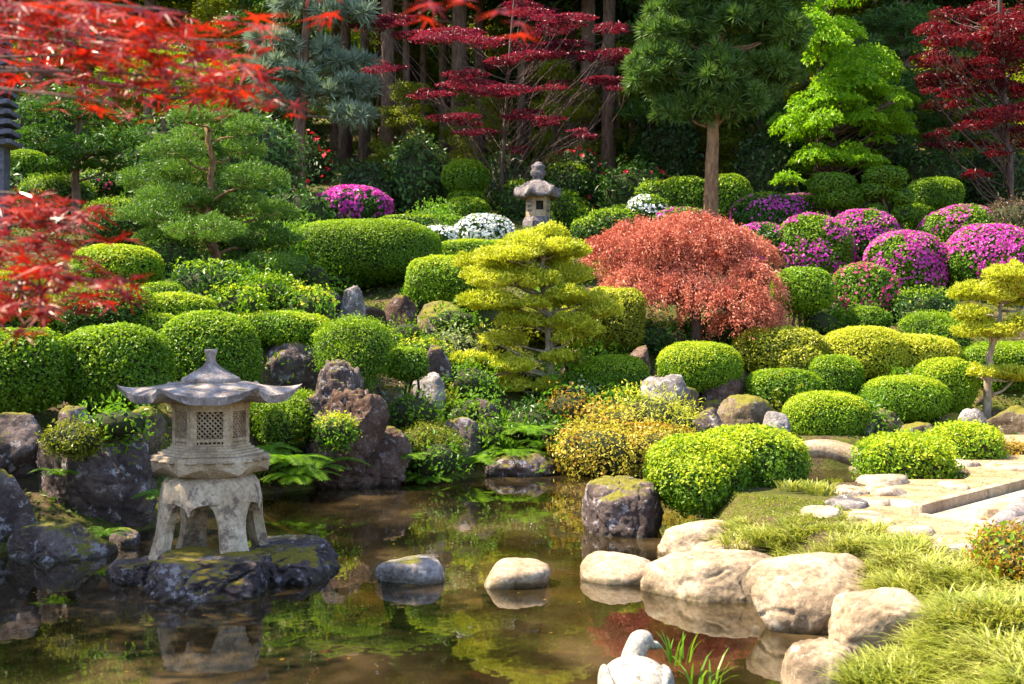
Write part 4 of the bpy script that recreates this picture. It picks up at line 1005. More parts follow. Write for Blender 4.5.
shrub('ground_cover', 'low orange yellow cover patch by the path at right edge', 'ground cover', [(988, 1040, 444, 464)], 13.2, 'orange', 0.04, 0.5, 1.6, 2.3)
shrub('ground_cover', 'rusty orange ground cover under the stone log at right edge', 'ground cover', [(985, 1045, 532, 575)], 6.6, 'orange', 0.03, 0.4, 1.6, 2.3, 0.35, 0.15, 2, 0.9, 0.03, fmat='lime', fsize=0.025, fcov=0.3)
# leafy plants among the rocks, left of the yellow tree
SM = [(428, 475, 333, 362, 16.2, 'variegated', 'pale variegated plant at the stone steps'),
      (440, 500, 368, 402, 15.6, 'fern', 'leafy plant with reddish stalks left of the yellow tree trunk'),
      (446, 505, 398, 432, 15.0, 'fern', 'broad leafed green plant below the yellow tree'),
      (390, 440, 395, 432, 14.5, 'green', 'green creeping plant right of the brown crag'),
      (392, 462, 425, 470, 14.2, 'olive', 'olive mossy cushion at the water right of the crag'),
      (415, 460, 440, 480, 13.9, 'fern', 'bright leafy clump at the water edge right of the crag'),
      (505, 560, 408, 440, 15.0, 'deep', 'deep green plant at the foot of the yellow tree'),
      (540, 575, 420, 455, 14.7, 'fern', 'green leaf clump left of the golden spirea'),
      (390, 425, 322, 352, 16.8, 'green', 'green tuft on the stones under the block hedge'),
      (430, 480, 310, 335, 17.2, 'fern', 'light green trailing plant beneath the block hedge'),
      (300, 330, 262, 300, 17.0, 'fern', 'bright trailing plant between garden tree and dark hedge'),
      (560, 600, 385, 412, 16.0, 'variegated', 'pale leafy plant beside the round green dome'),
      (640, 690, 330, 352, 17.6, 'deep', 'deep green plant in the shadow of the coral maple'),
      (85, 150, 408, 440, 10.4, 'fern', 'soft grassy green tuft on top of the large left rock'),
      (45, 100, 424, 456, 10.15, 'olive', 'olive moss cushion draped over the large left rock'),
      (130, 170, 430, 470, 11.5, 'olive', 'olive mossy cushion behind the pond lantern on its left'),
      (240, 300, 455, 482, 13.0, 'olive', 'mossy cushion at the waterline right of the pond lantern')]
for (a, b, t, q, d, mt, lb) in SM:
    shrub('leafy_plant', lb, 'plant', [(a, b, t, q)], d, mt, 0.03 if 'moss' in lb else 0.055, 0.5, 1.3 if 'moss' in lb else 1.0, 2.0, None, 0.28, 2.2, 0.95, 0.03 if 'moss' in lb else 0.07, 'leafy plants among the rocks', shoots=60, stem=0 if 'rock' in lb else 3)

def fillers():
    rng = np.random.default_rng(nseed()); protos = []
    for k in range(5):
        mt = ('fern', 'deep', 'green', 'olive', 'fern')[k]; a = 26
        o = shrub('leafy_plant', 'low leafy filler plant in a gap between the clipped shrubs', 'plant', [(300 - a, 300 + a, 420, 446 + 4 * k)], 16, mt, 0.06, 0.45, 0.9, 2.0, None, 0.3, 2.2, 0.95, 0.08, 'filler plants of the slope', shoots=70, stem=0, coresc=0.7)
        protos.append(o)
    used_ = [0] * 5; n = 0
    while n < 95:
        y = rng.uniform(14.2, 24.5); x = rng.uniform(-0.30, 0.36) * y
        s_ = y - np.interp(x, YE[:, 0], YE[:, 1])
        if s_ < 0.3 or sdist(np.array([x]), np.array([y]))[0] < 0.3: continue
        v = n % 5; n += 1
        copy_thing(protos[v], (x, y, gz(x, y) - 0.08), rng.uniform(0, 6.28), rng.uniform(0.7, 1.25), None, None, used_[v] == 0); used_[v] = 1
fillers()
# ferns
FE = [(470, 462, 14.4, 0.5, 'spreading fern above the dark boulder on the far shore'), (528, 432, 14.9, 0.5, 'tall bright fern under the lowest pad of the yellow tree'), (440, 440, 14.6, 0.5, 'bright fern between crag and far shore boulder'), (535, 468, 14.6, 0.4, 'fern dipping into the water left of the golden spirea'), (298, 478, 12.6, 0.45, 'fern at the waterline between the pond lantern and the crag'), (375, 440, 13.9, 0.4, 'fern growing from the flank of the brown crag'),
      (285, 462, 12.6, 0.55, 'large arching fern right of the pond lantern'), (315, 468, 12.9, 0.5, 'fern with long fronds at the foot of the brown crag'), (262, 452, 12.9, 0.45, 'fern just behind the pond lantern platform'),
      (425, 478, 13.9, 0.4, 'small fern at the waterline right of the crag'), (510, 452, 14.7, 0.45, 'bright fern below the yellow tree at the shore'), (492, 440, 15.0, 0.4, 'fern left of the bright shore fern'), (545, 445, 15.0, 0.4, 'fern between the shore fern and the golden spirea'),
      (455, 425, 15.2, 0.4, 'fern above the dark shore rock'), (160, 492, 10.4, 0.26, 'small fern between the large left rock and the lantern'), (105, 530, 9.5, 0.20, 'tiny bright fern above the low waterline rock'), (60, 470, 10.2, 0.22, 'tiny fern tucked between the left rocks'),
      (405, 455, 13.8, 0.38, 'fern on the slope right beside the crag'), (320, 292, 17.2, 0.4, 'fern hanging over pale stones left of the dark hedge'), (590, 420, 15.3, 0.35, 'fern in front of the round green dome'), (865, 418, 15.9, 0.3, 'fern between stones on the right slope'),
      (745, 448, 14.6, 0.4, 'fern behind the big bright clipped bush'), (700, 440, 15, 0.35, 'fern under the grey rocks at right of the spirea')]
for (px, py, d, sz, lb) in FE: fern(lb, px, py, d, sz)

# ================================================================== ROCKS
RK = [(-30, 42, 412, 478, 10.7, 'rock_dark', 'moss topped violet rock under the left edge ball'),
      (34, 156, 428, 535, 10.6, 'rock_dark', 'largest violet boulder on the left bank with a cracked face'),
      (-30, 34, 466, 560, 9.7, 'rock_dark', 'dark blue speckled rock at the left picture edge'),
      (3, 112, 522, 560, 9.3, 'rock_dark', 'low speckled rock lying in the water at left'),
      (104, 140, 528, 550, 9.8, 'rock_dark', 'small dark rock between the low rock and the lantern'),
      (55, 100, 405, 432, 11.2, 'rock_dark', 'small violet rock under the wide green ball'),
      (115, 165, 405, 440, 11.4, 'rock_moss', 'tan rock left of the lantern firebox'),
      (305, 364, 359, 410, 13.9, 'rock_dark', 'rounded violet head on top of the brown crag'),
      (309, 390, 388, 492, 13.4, 'rock_brown', 'tall brown crag rising from the pond right of the lantern'),
      (345, 412, 425, 494, 13.7, 'rock_brown', 'sloping mossy flank rock leaning on the brown crag'),
      (410, 462, 462, 486, 14.1, 'rock_moss', 'low mossy rock in the water right of the crag'),
      (258, 338, 340, 412, 15.3, 'rock_dark', 'dark wet rock wall in the shade under the bright flat hedge'),
      (358, 412, 384, 414, 14.9, 'rock_moss', 'half mossy rock between the crag and the stone steps'),
      (310, 343, 286, 326, 17.5, 'rock_dark', 'dark pointed rock left of the pale rock below the hedge'),
      (338, 366, 285, 318, 17.3, 'rock_grey', 'pale pointed rock below the large dark hedge'),
      (385, 418, 294, 342, 17.5, 'rock_brown', 'upright brown rock below the block hedge'),
      (410, 470, 300, 352, 17.9, 'rock_moss', 'tan mossy bank rock under the block hedge'),
      (355, 395, 305, 345, 17.9, 'rock_moss', 'mossy bank rock between pale rock and upright rock'),
      (418, 452, 344, 380, 16.0, 'rock_dark', 'violet rock forming the upper stone step'),
      (412, 446, 372, 388, 15.4, 'rock_grey', 'flat slab forming the lower stone step'),
      (432, 484, 416, 470, 14.7, 'rock_dark', 'dark boulder on the far shore below the yellow tree'),
      (468, 502, 398, 418, 15.2, 'rock_dark', 'small dark rock left of the yellow tree foot'),
      (482, 560, 452, 480, 14.6, 'rock_dark', 'dark shore rock in shade below the ferns'),
      (560, 600, 350, 396, 17.0, 'rock_brown', 'dark brown rock behind the yellow tree foot'),
      (640, 692, 374, 414, 15.9, 'rock_grey', 'pale grey rock above the fluffy yellow tuft'),
      (626, 655, 345, 372, 17.2, 'rock_brown', 'brown rock under the coral maple on the left'),
      (655, 700, 385, 425, 16.2, 'rock_moss', 'mossy brown rock below the rounded green dome'),
      (688, 732, 408, 440, 15.4, 'rock_dark', 'dark rock with an orange moss cap behind the big bush'),
      (715, 778, 394, 428, 15.9, 'rock_moss', 'long mossy rock below the low green dome'),
      (763, 790, 411, 436, 15.3, 'rock_grey', 'smooth grey round stone left of the tall rounded mound'),
      (856, 882, 420, 450, 15.7, 'rock_dark', 'small dark stone right of the tall rounded mound'),
      (868, 905, 408, 446, 16.2, 'rock_moss', 'mossy brown stone below the golden rimmed cushion'),
      (896, 936, 422, 448, 15.5, 'rock_dark', 'violet pointed stone behind the leafy cushions'),
      (930, 965, 412, 440, 16.4, 'rock_moss', 'brown stone between violet stone and the cloud pine'),
      (958, 990, 408, 436, 16.1, 'rock_grey', 'grey stone at the foot of the cloud pine'),
      (985, 1040, 405, 445, 16.0, 'rock_moss', 'big mossy wall stone at the right edge'),
      (700, 745, 375, 398, 16.9, 'rock_brown', 'brown stone in the gap right of the rounded dome'),
      (582, 664, 478, 540, 10.5, 'rock_dark', 'big dark boulder standing in the water under the bright bush'),
      (658, 735, 520, 562, 9.4, 'rock_pale', 'pale slab with a shaded pocket below the big bush'),
      (641, 785, 551, 622, 8.05, 'rock_pale', 'largest pale boulder sloping into the pond on the right'),
      (744, 886, 558, 646, 7.2, 'rock_pale', 'pale egg shaped boulder right of the largest one'),
      (826, 952, 588, 662, 6.5, 'rock_pale', 'pale boulder half covered by the front grass'),
      (782, 862, 640, 720, 5.8, 'rock_pale', 'pale boulder at the bottom edge of the picture'),
      (690, 775, 538, 572, 8.6, 'rock_pale', 'low pale stone behind the largest boulder'),
      (1000, 1060, 512, 545, 7.6, 'rock_grey', 'grey stone lump at the right edge by the stone frame')]
for (a, b, t, q, d, mt, lb) in RK:
    kw = {}
    if mt == 'rock_pale' or 'round' in lb: kw = dict(ang=0.12, rough=0.04, planes=9, flat=0.45)
    if 'big dark boulder' in lb: kw = dict(flat=0.6, ang=0.5, dy=0.42, sub=6)
    if 'crag' in lb: kw = dict(rough=0.10, ang=0.5)
    if b - a > 95 or 'crag' in lb: kw['sub'] = 6
    if b - a > 110: kw.setdefault('flat', 0.25)
    rock(lb, a, b, t, q, d, mt, **kw)
# stepping stones in the pond
for (a, b, t, q, d, mt, lb) in [(376, 445, 556, 582, 8.45, 'rock_grey', 'violet grey stepping stone, leftmost of the three in the pond'), (481, 551, 560, 588, 8.3, 'rock_pale', 'pale stepping stone, middle of the three in the pond'), (580, 660, 553, 581, 8.45, 'rock_pale', 'long tan stepping stone, rightmost of the three in the pond')]:
    rock(lb, a, b, t, q, d, mt, 'stepping_stone', 'stepping stone', dy=0.22, ang=0.04, rough=0.03, flat=0.5, deep=0.06, group='stepping stones in the pond')
# islet that carries the pond lantern
for (a, b, t, q, d, dy, mt, lb) in [(104, 176, 556, 590, 8.55, 0.40, 'rock_islet', 'dark islet rock under the left foot of the pond lantern'), (154, 278, 549, 612, 8.35, 0.72, 'rock_islet', 'main mossy islet rock carrying the pond lantern'),
                                    (222, 340, 545, 590, 8.75, 0.55, 'rock_islet', 'flat violet islet rock under the right feet of the pond lantern'), (262, 318, 536, 556, 9.2, 0.2, 'rock_pale', 'thin pale slab behind the right islet rock')]:
    rock(lb, a, b, t, q, d, mt, 'islet_rock', 'rock', dy=dy, ang=0.6, rough=0.10, flat=0.75, sub=6, deep=0.1)
# flat edging stones along the path
for k, (a, b, t, q, lb) in enumerate([(846, 880, 466, 480, 'edging stone under the leafy cushion on its left'), (858, 912, 475, 488, 'long edging stone, third from the bridge'), (834, 868, 486, 497, 'edging stone close to the pond inlet'), (862, 905, 485, 498, 'edging stone beside the sandy path near the inlet'),
                                     (826, 868, 497, 512, 'grey edging stone nearest the front grass'), (858, 892, 497, 508, 'small edging stone sunk in the sand'), (884, 934, 524, 538, 'whitish flat stone between grass and sandy path'), (846, 884, 512, 524, 'edging stone half under the grass'),
                                     (905, 946, 462, 475, 'edging stone below the leafy cushion on its right'), (945, 985, 458, 470, 'edging stone below the round cushion'), (985, 1030, 462, 472, 'edging stone at the right edge of the picture'), (925, 975, 540, 552, 'white slab at the end of the grass'), (975, 1030, 448, 458, 'flat dark stone by the orange ground cover'), (890, 918, 500, 510, 'small stone set in the sand beside the kerb corner'), (800, 838, 506, 520, 'flat stone between the inlet tuft and the grass'), (940, 968, 482, 492, 'flat stone in the sand behind the kerb frame'), (868, 896, 519, 530, 'broken flat stone at the grass edge')]):
    g = ground_hit((a + b) / 2, (t + q) / 2 + 2); d = float(g[1])
    rock(lb, a, b, t, q, d, 'rock_tan' if k not in (4, 12) else 'rock_grey', 'edging_stone', 'stone', dy=(b - a) / FPX * d * 0.5 + 0.06, sub=4, flat=0.8, rough=0.05, deep=0.1, group='edging stones of the path')

M['paving'] = rockmat('pale paving', ((0.26, 0.21, 0.155), (0.38, 0.32, 0.25), (0.46, 0.41, 0.34)), (0.24, 0.19, 0.13), 0.4, 0.0, scale=1.6, bump=0.3)
# ================================================================== PATH, KERB FRAME, BRIDGE
px_ = np.linspace(0, 1, 40)
def path_zf(x, y): return ground_z(x, y)
def path_sheet():
    pts = [(845, 560), (1060, 570), (1060, 444), (995, 446), (930, 462), (868, 482), (840, 500), (850, 528)]
    pw = np.array([ground_hit(*p)[:2] for p in pts])
    xs_ = np.linspace(pw[:, 0].min(), pw[:, 0].max() + 3, 90); ys_ = np.linspace(pw[:, 1].min(), pw[:, 1].max() + 1, 120)
    X, Y = np.meshgrid(xs_, ys_); X, Y = X.ravel(), Y.ravel()
    left = np.interp(Y, np.sort(pw[[1, 7, 6, 5, 4, 3], 1]), pw[[1, 7, 6, 5, 4, 3], 0][np.argsort(pw[[1, 7, 6, 5, 4, 3], 1])])
    left = left + 0.12 * fbm(np.stack([X * 0, Y * 1.5, Y * 0], 1), 4, 2)
    V = np.stack([X, Y, ground_z(X, Y) + 0.008], 1)
    F = grid_faces(120, 90); keep = (X > left); F = F[keep[F].all(1)]
    return mk('path', V, F, M['sand'], None, True)
tag(path_sheet(), kind='structure')
def kerb_frame():
    A = ground_hit(916, 517); B = ground_hit(1040, 484); C = ground_hit(1004, 533)
    z = 0.385
    r = thing('path_kerb', 'rectangular stone kerb frame set into the sandy path', 'kerb', (A[0], A[1], z))
    def bar(p, q, w, h):
        p = p[:2]; q = q[:2]; v = q - p; L = np.hypot(*v); c = (p + q) / 2
        mb = MB(); mb.add(*box((c[0], c[1], z + h / 2 - 0.06), (L, w, h + 0.12), math.atan2(v[1], v[0])))
        o = mb.build('kerb_stone', M['granite_warm'], r)
        bv = o.modifiers.new('bevel', 'BEVEL'); bv.width = 0.012; bv.segments = 2
    bar(A, B + (B - A) * 0.8, 0.09, 0.085); bar(A + nrm(C - A) * 0.05, C, 0.05, 0.03)
    u = nrm((B - A)[:2]); v = nrm((C - A)[:2])
    q0 = A[:2] + v * 0.09 + u * 0.07
    V = [[*(q0), z + 0.014], [*(q0 + u * 4.5), z + 0.014], [*(q0 + u * 4.5 + v * 3), z + 0.014], [*(q0 + v * 1.2), z + 0.014]]
    m = MB(); m.add(V, np.array([[0, 1, 2, 3]])); m.build('paving_slab', M['paving'], r)
kerb_frame()
rock('rough brown sided block standing inside the stone frame', 975, 1050, 504, 524, float(ground_hit(1000, 522)[1]), 'granite_warm', 'stone_block', 'stone block', dy=0.16, ang=0.9, rough=0.05, flat=0.8)
def stone_log():
    rng = np.random.default_rng(nseed())
    p0 = ground_hit(985, 541); p1 = ground_hit(1060, 508)
    c = curve(p0 + np.array([0, 0, 0.05]), p1 + np.array([0, 0, 0.06]), rng, 0.02, 12)
    V, F = tube(c, np.concatenate([[0.03, 0.07], np.full(10, 0.085)]), 14)
    V = V + 0.012 * fbm(V * 9, 5, 3)[:, None]
    return tag(mk('stone_log', V, F, M['granite'], None, True), 'rough grey stone beam lying beside the kerb frame', 'stone beam')
stone_log()
def bridge():
    a = W(780, 447, 13.9); b = W(878, 464, 13.5)
    a[2] = 0.34; b[2] = 0.26
    n = 24; s = np.linspace(-0.12, 1.08, n); cen = a + (b - a) * s[:, None]; cen[:, 2] += 0.13 * np.sin(np.pi * np.clip(s, 0, 1))
    v = nrm((b - a)[:2]); sd = np.array([-v[1], v[0], 0.0])
    prof = [(-0.19, -0.14), (-0.20, -0.02), (-0.18, 0.04), (-0.10, 0.05), (0.10, 0.05), (0.18, 0.04), (0.20, -0.02), (0.19, -0.14)]
    V = np.stack([cen + sd * p + np.array([0, 0, q]) for p, q in prof], 1)
    V = V + 0.012 * fbm(V.reshape(-1, 3) * 5, 9, 3).reshape(n, len(prof), 1)
    F = [grid_faces(n, len(prof), True), np.arange(8)[None], ((n - 1) * 8 + np.arange(8))[::-1][None]]
    return tag(mk('stone_bridge', V.reshape(-1, 3), F, M['rock_pale'], None, True), 'small arched pale stone slab bridge over the pond inlet', 'bridge')
bridge()

# ================================================================== LANTERNS, PAGODA, STONE DUCK
def hexa(R, z, rot, n=6):
    a = rot + np.arange(n) * 2 * np.pi / n
    return np.stack([np.cos(a) * R, np.sin(a) * R, np.full(n, z)], 1)
def prism(levels, rot, n=6):
    V = np.concatenate([hexa(R, z, rot, n) for R, z in levels]); k = len(levels)
    return V, [grid_faces(k, n, True), np.arange(n)[::-1][None], ((k - 1) * n + np.arange(n))[None]]

def pond_lantern():
    d = 8.75; k = d / FPX                          # metres per pixel at the lantern
    c0 = W(211, 560, d); zz = lambda py: HC + (HY - py) * k
    r = thing('stone_lantern', 'large hexagonal stone lantern on arched legs standing in the pond', 'lantern', (c0[0], d, zz(562)))
    C = np.array([c0[0], d, 0.0])
    rot = math.radians(-90) + math.radians(-18)        # a roof corner faces front left
    # --- legs and dome
    zt, zs, zb = zz(474), zz(490), zz(566)
    Rt, Rs, Rb = 0.30, 0.35, 0.475
    def leg_R(z):
        t = np.clip((zs - z) / (zs - zb), 0, 1); return Rs + 0.05 * t + (Rb - Rs - 0.05) * t ** 3.2
    dome = [(0.02, zt + 0.005), (0.26, zt), (0.31, zt - 0.02), (0.335, zt - 0.055), (Rs, zs - 0.02)]
    arch_top = zz(499)
    # skirt of the dome down to the arch crowns
    for z in np.linspace(zs - 0.03, arch_top, 5): dome.append((leg_R(z), z))
    for z in np.linspace(arch_top, zs - 0.02, 4): dome.append((leg_R(z) - 0.075, z))
    dome.append((0.24, zt - 0.06)); dome.append((0.02, zt - 0.05))
    V, F = revolve(dome, 64, C); mk('dome', V, F, M['stain'], r, True)
    for th in (-56, 38, 124, 214):
        ce = math.radians(th) - math.pi / 2
        nz, na = 22, 13
        rows_o, rows_i = [], []
        for z in np.linspace(arch_top + 0.012, zb, nz):
            t = np.clip((z - zb) / (arch_top - zb), 0, 1)
            hw = math.radians(30.5 - 17 * math.sqrt(max(0, 1 - t ** 3.6))) + math.radians(4) * (1 - t) ** 3
            a = ce + np.linspace(-hw, hw, na); R = leg_R(z)
            edge = 0.012 * np.abs(np.linspace(-1, 1, na)) ** 4
            rows_o.append(np.stack([C[0] + np.cos(a) * (R - edge + 0.002), C[1] + np.sin(a) * (R - edge + 0.002), np.full(na, z)], 1))
            rows_i.append(np.stack([C[0] + np.cos(a) * (R - 0.078), C[1] + np.sin(a) * (R - 0.078), np.full(na, z)], 1)[::-1])
        ring = np.stack([np.concatenate([o, i]) for o, i in zip(rows_o, rows_i)])   # nz x 2na closed section
        Vv = ring.reshape(-1, 3); Vv = Vv + 0.004 * fbm(Vv * 14, 4, 2)[:, None]
        o = mk('leg', Vv, [grid_faces(nz, 2 * na, True), np.arange(2 * na)[::-1][None], ((nz - 1) * 2 * na + np.arange(2 * na))[None]], M['stain'], r, True)
        em = o.modifiers.new('edges', 'EDGE_SPLIT'); em.split_angle = math.radians(50)
    for th in (-11, 81, 169, 261):                            # the pendant between two arches
        ce = math.radians(th) - math.pi / 2; nz, na = 10, 9; rows_o, rows_i = [], []
        zc = arch_top - 0.075
        for z in np.linspace(arch_top + 0.012, zc, nz):
            t = np.clip((z - zc) / (arch_top - zc), 0, 1)
            hw = math.radians(1.2 + 15.5 * (1 - math.sqrt(max(0, 1 - t ** 2.2))))
            a = ce + np.linspace(-hw, hw, na); R = leg_R(z)
            rows_o.append(np.stack([C[0] + np.cos(a) * (R + 0.001), C[1] + np.sin(a) * (R + 0.001), np.full(na, z)], 1))
            rows_i.append(np.stack([C[0] + np.cos(a) * (R - 0.074), C[1] + np.sin(a) * (R - 0.074), np.full(na, z)], 1)[::-1])
        ring = np.stack([np.concatenate([o, i]) for o, i in zip(rows_o, rows_i)])
        o = mk('arch_pendant', ring.reshape(-1, 3), [grid_faces(nz, 2 * na, True), np.arange(2 * na)[::-1][None], ((nz - 1) * 2 * na + np.arange(2 * na))[None]], M['stain'], r, True)
        o.modifiers.new('edges', 'EDGE_SPLIT').split_angle = math.radians(50)
    # --- platform: round neck, scalloped lotus block, stepped plinth
    V, F = revolve([(0.02, zz(481)), (0.262, zz(481)), (0.27, zz(478)), (0.262, zz(475)), (0.255, zz(474)), (0.02, zz(474))], 48, C); mk('neck', V, F, M['lantern'], r, True)
    n = 96; a = np.linspace(0, 2 * np.pi, n, endpoint=False)
    ha = (a - rot) % (np.pi / 3) - np.pi / 6                  # 0 at a face centre
    hexr = np.cos(np.pi / 6) / np.cos(ha); corner = (np.abs(ha) / (np.pi / 6)) ** 2
    rows = []
    for (R, py, hx, drop) in [(0.255, 476, 0, 0), (0.30, 473, 0.3, 0), (0.355, 469.5, 0.9, 0.03), (0.40, 466, 1, 0.05), (0.412, 461, 1, 0.035), (0.412, 454, 1, 0), (0.395, 453.4, 1, 0)]:
        rr = R * (hexr * hx + (1 - hx)); 
        rows.append(np.stack([C[0] + np.cos(a) * rr, C[1] + np.sin(a) * rr, zz(py) - drop * (corner - 0.25)], 1))
    V = np.concatenate(rows); m = MB(); m.add(V, [grid_faces(len(rows), n, True), np.arange(n)[::-1][None], ((len(rows) - 1) * n + np.arange(n))[None]])
    for i in range(6):                                         # rows of carved beads on each face
        am = rot + math.radians(30 + 60 * i); nx = np.array([math.cos(am), math.sin(am), 0]); tx = np.array([-nx[1], nx[0], 0])
        for j in (-0.12, 0, 0.12):
            u, Fi = ico(2); m.add(u * np.array([0.045, 0.045, 0.013]) + C + nx * 0.355 + tx * j + np.array([0, 0, zz(458)]), Fi)
    o = m.build('lotus_platform', M['lantern'], r, True); o.modifiers.new('edges', 'EDGE_SPLIT').split_angle = math.radians(32)
    V, F = prism([(0.365, zz(453)), (0.365, zz(450.5)), (0.335, zz(450.3)), (0.335, zz(448.4)), (0.30, zz(448.2)), (0.30, zz(446))], rot); mk('plinth', V + C, F, M['lantern'], r)
    # --- firebox with lattice windows
    zl, zh, R = zz(446.5), zz(403), 0.262
    fb = MB(); lat = MB()
    V, F = prism([(R * 1.06, zl - 0.002), (R * 1.06, zl + 0.02), (R, zl + 0.022)], rot); fb.add(V + C, F)
    V, F = prism([(R, zh - 0.03), (R * 1.05, zh - 0.028), (R * 1.05, zh + 0.02)], rot); fb.add(V + C, F)
    cs = hexa(R, 0, rot) + C
    for i in range(6):
        p, q = cs[i], cs[(i + 1) % 6]; v = nrm(q - p); L = np.linalg.norm(q - p); ang = math.atan2(v[1], v[0]); nx = np.array([v[1], -v[0], 0])
        mid = (p + q) / 2
        for sg in (-1, 1): fb.add(*box(mid + v * sg * (L / 2 - 0.020) + np.array([0, 0, (zl + zh) / 2]) - nx * 0.02, (0.044, 0.046, zh - zl), ang))
        H = zh - zl - 0.03
        fb.add(*box(mid - nx * 0.02 + np.array([0, 0, zh - 0.035]), (L - 0.05, 0.040, 0.03), ang))
        fb.add(*box(mid - nx * 0.02 + np.array([0, 0, zl + 0.06]), (L - 0.05, 0.040, 0.022), ang))
        fb.add(*box(mid - nx * 0.024 + np.array([0, 0, zl + 0.028]), (L - 0.05, 0.034, 0.012), ang))
        for t in np.linspace(-1, 1, 8)[1:-1]:                 # little arcade under the window
            fb.add(*box(mid - nx * 0.022 + v * t * (L / 2 - 0.03) + np.array([0, 0, zl + 0.042]), (0.010, 0.034, 0.022), ang))
        w0, w1, h0, h1 = -(L / 2 - 0.042), (L / 2 - 0.042), zl + 0.071, zh - 0.05
        stp = 0.036
        for sg in (1, -1):
            for kk in range(-10, 20):
                # diagonal x = x0 + s, z = h0 + s (or mirrored), clipped to the window
                x0 = w0 + kk * stp; s0 = max(0, w0 - x0); s1 = min(h1 - h0, w1 - x0)
                if s1 - s0 < 0.008: continue
                xa, xb, za, zb_ = x0 + s0, x0 + s1, h0 + s0, h0 + s1
                if sg < 0: xa, xb = -xa, -xb
                A = mid + v * xa - nx * (0.024 + 0.004 * sg) + np.array([0, 0, za]); B = mid + v * xb - nx * (0.024 + 0.004 * sg) + np.array([0, 0, zb_])
                lat.add(*tube(np.array([A, B]), 0.0058, 4))
    fb.build('firebox', M['lantern'], r); lat.build('window_lattice', M['lantern'], r)
    V, F = prism([(R * 0.72, zl + 0.03), (R * 0.72, zh - 0.03)], rot); mk('shade_core', V + C, F, M['hollow'], r)  # added dark core for the shade behind the lattice
    # --- roof: six panels, corners curling up
    n = 24 * 6; a = np.linspace(0, 2 * np.pi, n, endpoint=False)
    ha = np.abs((a - rot + np.pi / 6) % (np.pi / 3) - np.pi / 6) / (np.pi / 6)      # 0 at a corner, 1 at a face centre
    cor = 1 - ha
    hexr = np.cos(np.pi / 6) / np.cos(np.pi / 6 * (1 - ha))
    pt = hexr * (1 + 0.06 * cor ** 4)
    rows = []; zt_, ze = zz(382), zz(393.5)
    for s in np.linspace(0, 1, 15):
        Rr = 0.19 + (0.610 - 0.19) * s
        bl_ = min(1, s * 2.0); rr = Rr * (bl_ * pt + (1 - bl_))
        zc = zt_ - (zt_ - ze) * (s ** 1.35) + 0.07 * s ** 4.0 * cor ** 3.2 + 0.018 * np.sin(np.pi * s) * (1 - cor)
        rows.append(np.stack([C[0] + np.cos(a) * rr, C[1] + np.sin(a) * rr, zc], 1))
    th = 0.056
    last = rows[-1].copy(); last[:, 2] -= th * (1 - 0.65 * cor ** 3); last[:, :2] = C[:2] + (last[:, :2] - C[:2]) * 0.985; rows.append(last)
    for s in np.linspace(0.95, 0.30, 7):
        q = rows[14].copy(); q[:, :2] = C[:2] + (q[:, :2] - C[:2]) * s
        lift = (last[:, 2] - (ze - th)); q[:, 2] = ze - th + lift * s ** 5 + 0.02 * (1 - s); rows.append(q)
    V = np.concatenate(rows); V = V + (0.003 * fbm(V * 12, 6, 3))[:, None]
    o = mk('roof', V, [grid_faces(len(rows), n, True), np.arange(n)[::-1][None], ((len(rows) - 1) * n + np.arange(n))[None]], M['granite'], r, True)
    o.modifiers.new('edges', 'EDGE_SPLIT').split_angle = math.radians(48)
    V, F = revolve([(0.02, zz(386)), (0.19, zz(385.5)), (0.204, zz(383)), (0.204, zz(378.5)), (0.19, zz(377)), (0.15, zz(374)), (0.10, zz(370)), (0.06, zz(366)), (0.037, zz(362)), (0.030, zz(358)), (0.034, zz(355.5)), (0.046, zz(351)), (0.044, zz(349.4)), (0.01, zz(349))], 40, C)
    mk('finial', V, F, M['granite'], r, True)
    m = MB()
    for i in range(6):
        p, q = hexa(R * 1.04, 0, rot)[i] + C, hexa(R * 1.04, 0, rot)[(i + 1) % 6] + C
        for t in np.linspace(0.06, 0.94, 9): m.add(*box(p + (q - p) * t + np.array([0, 0, zz(402.2)]), (0.018, 0.018, 0.018), rot + i * 1.047))
    m.build('dentils', M['lantern'], r)
pond_lantern()

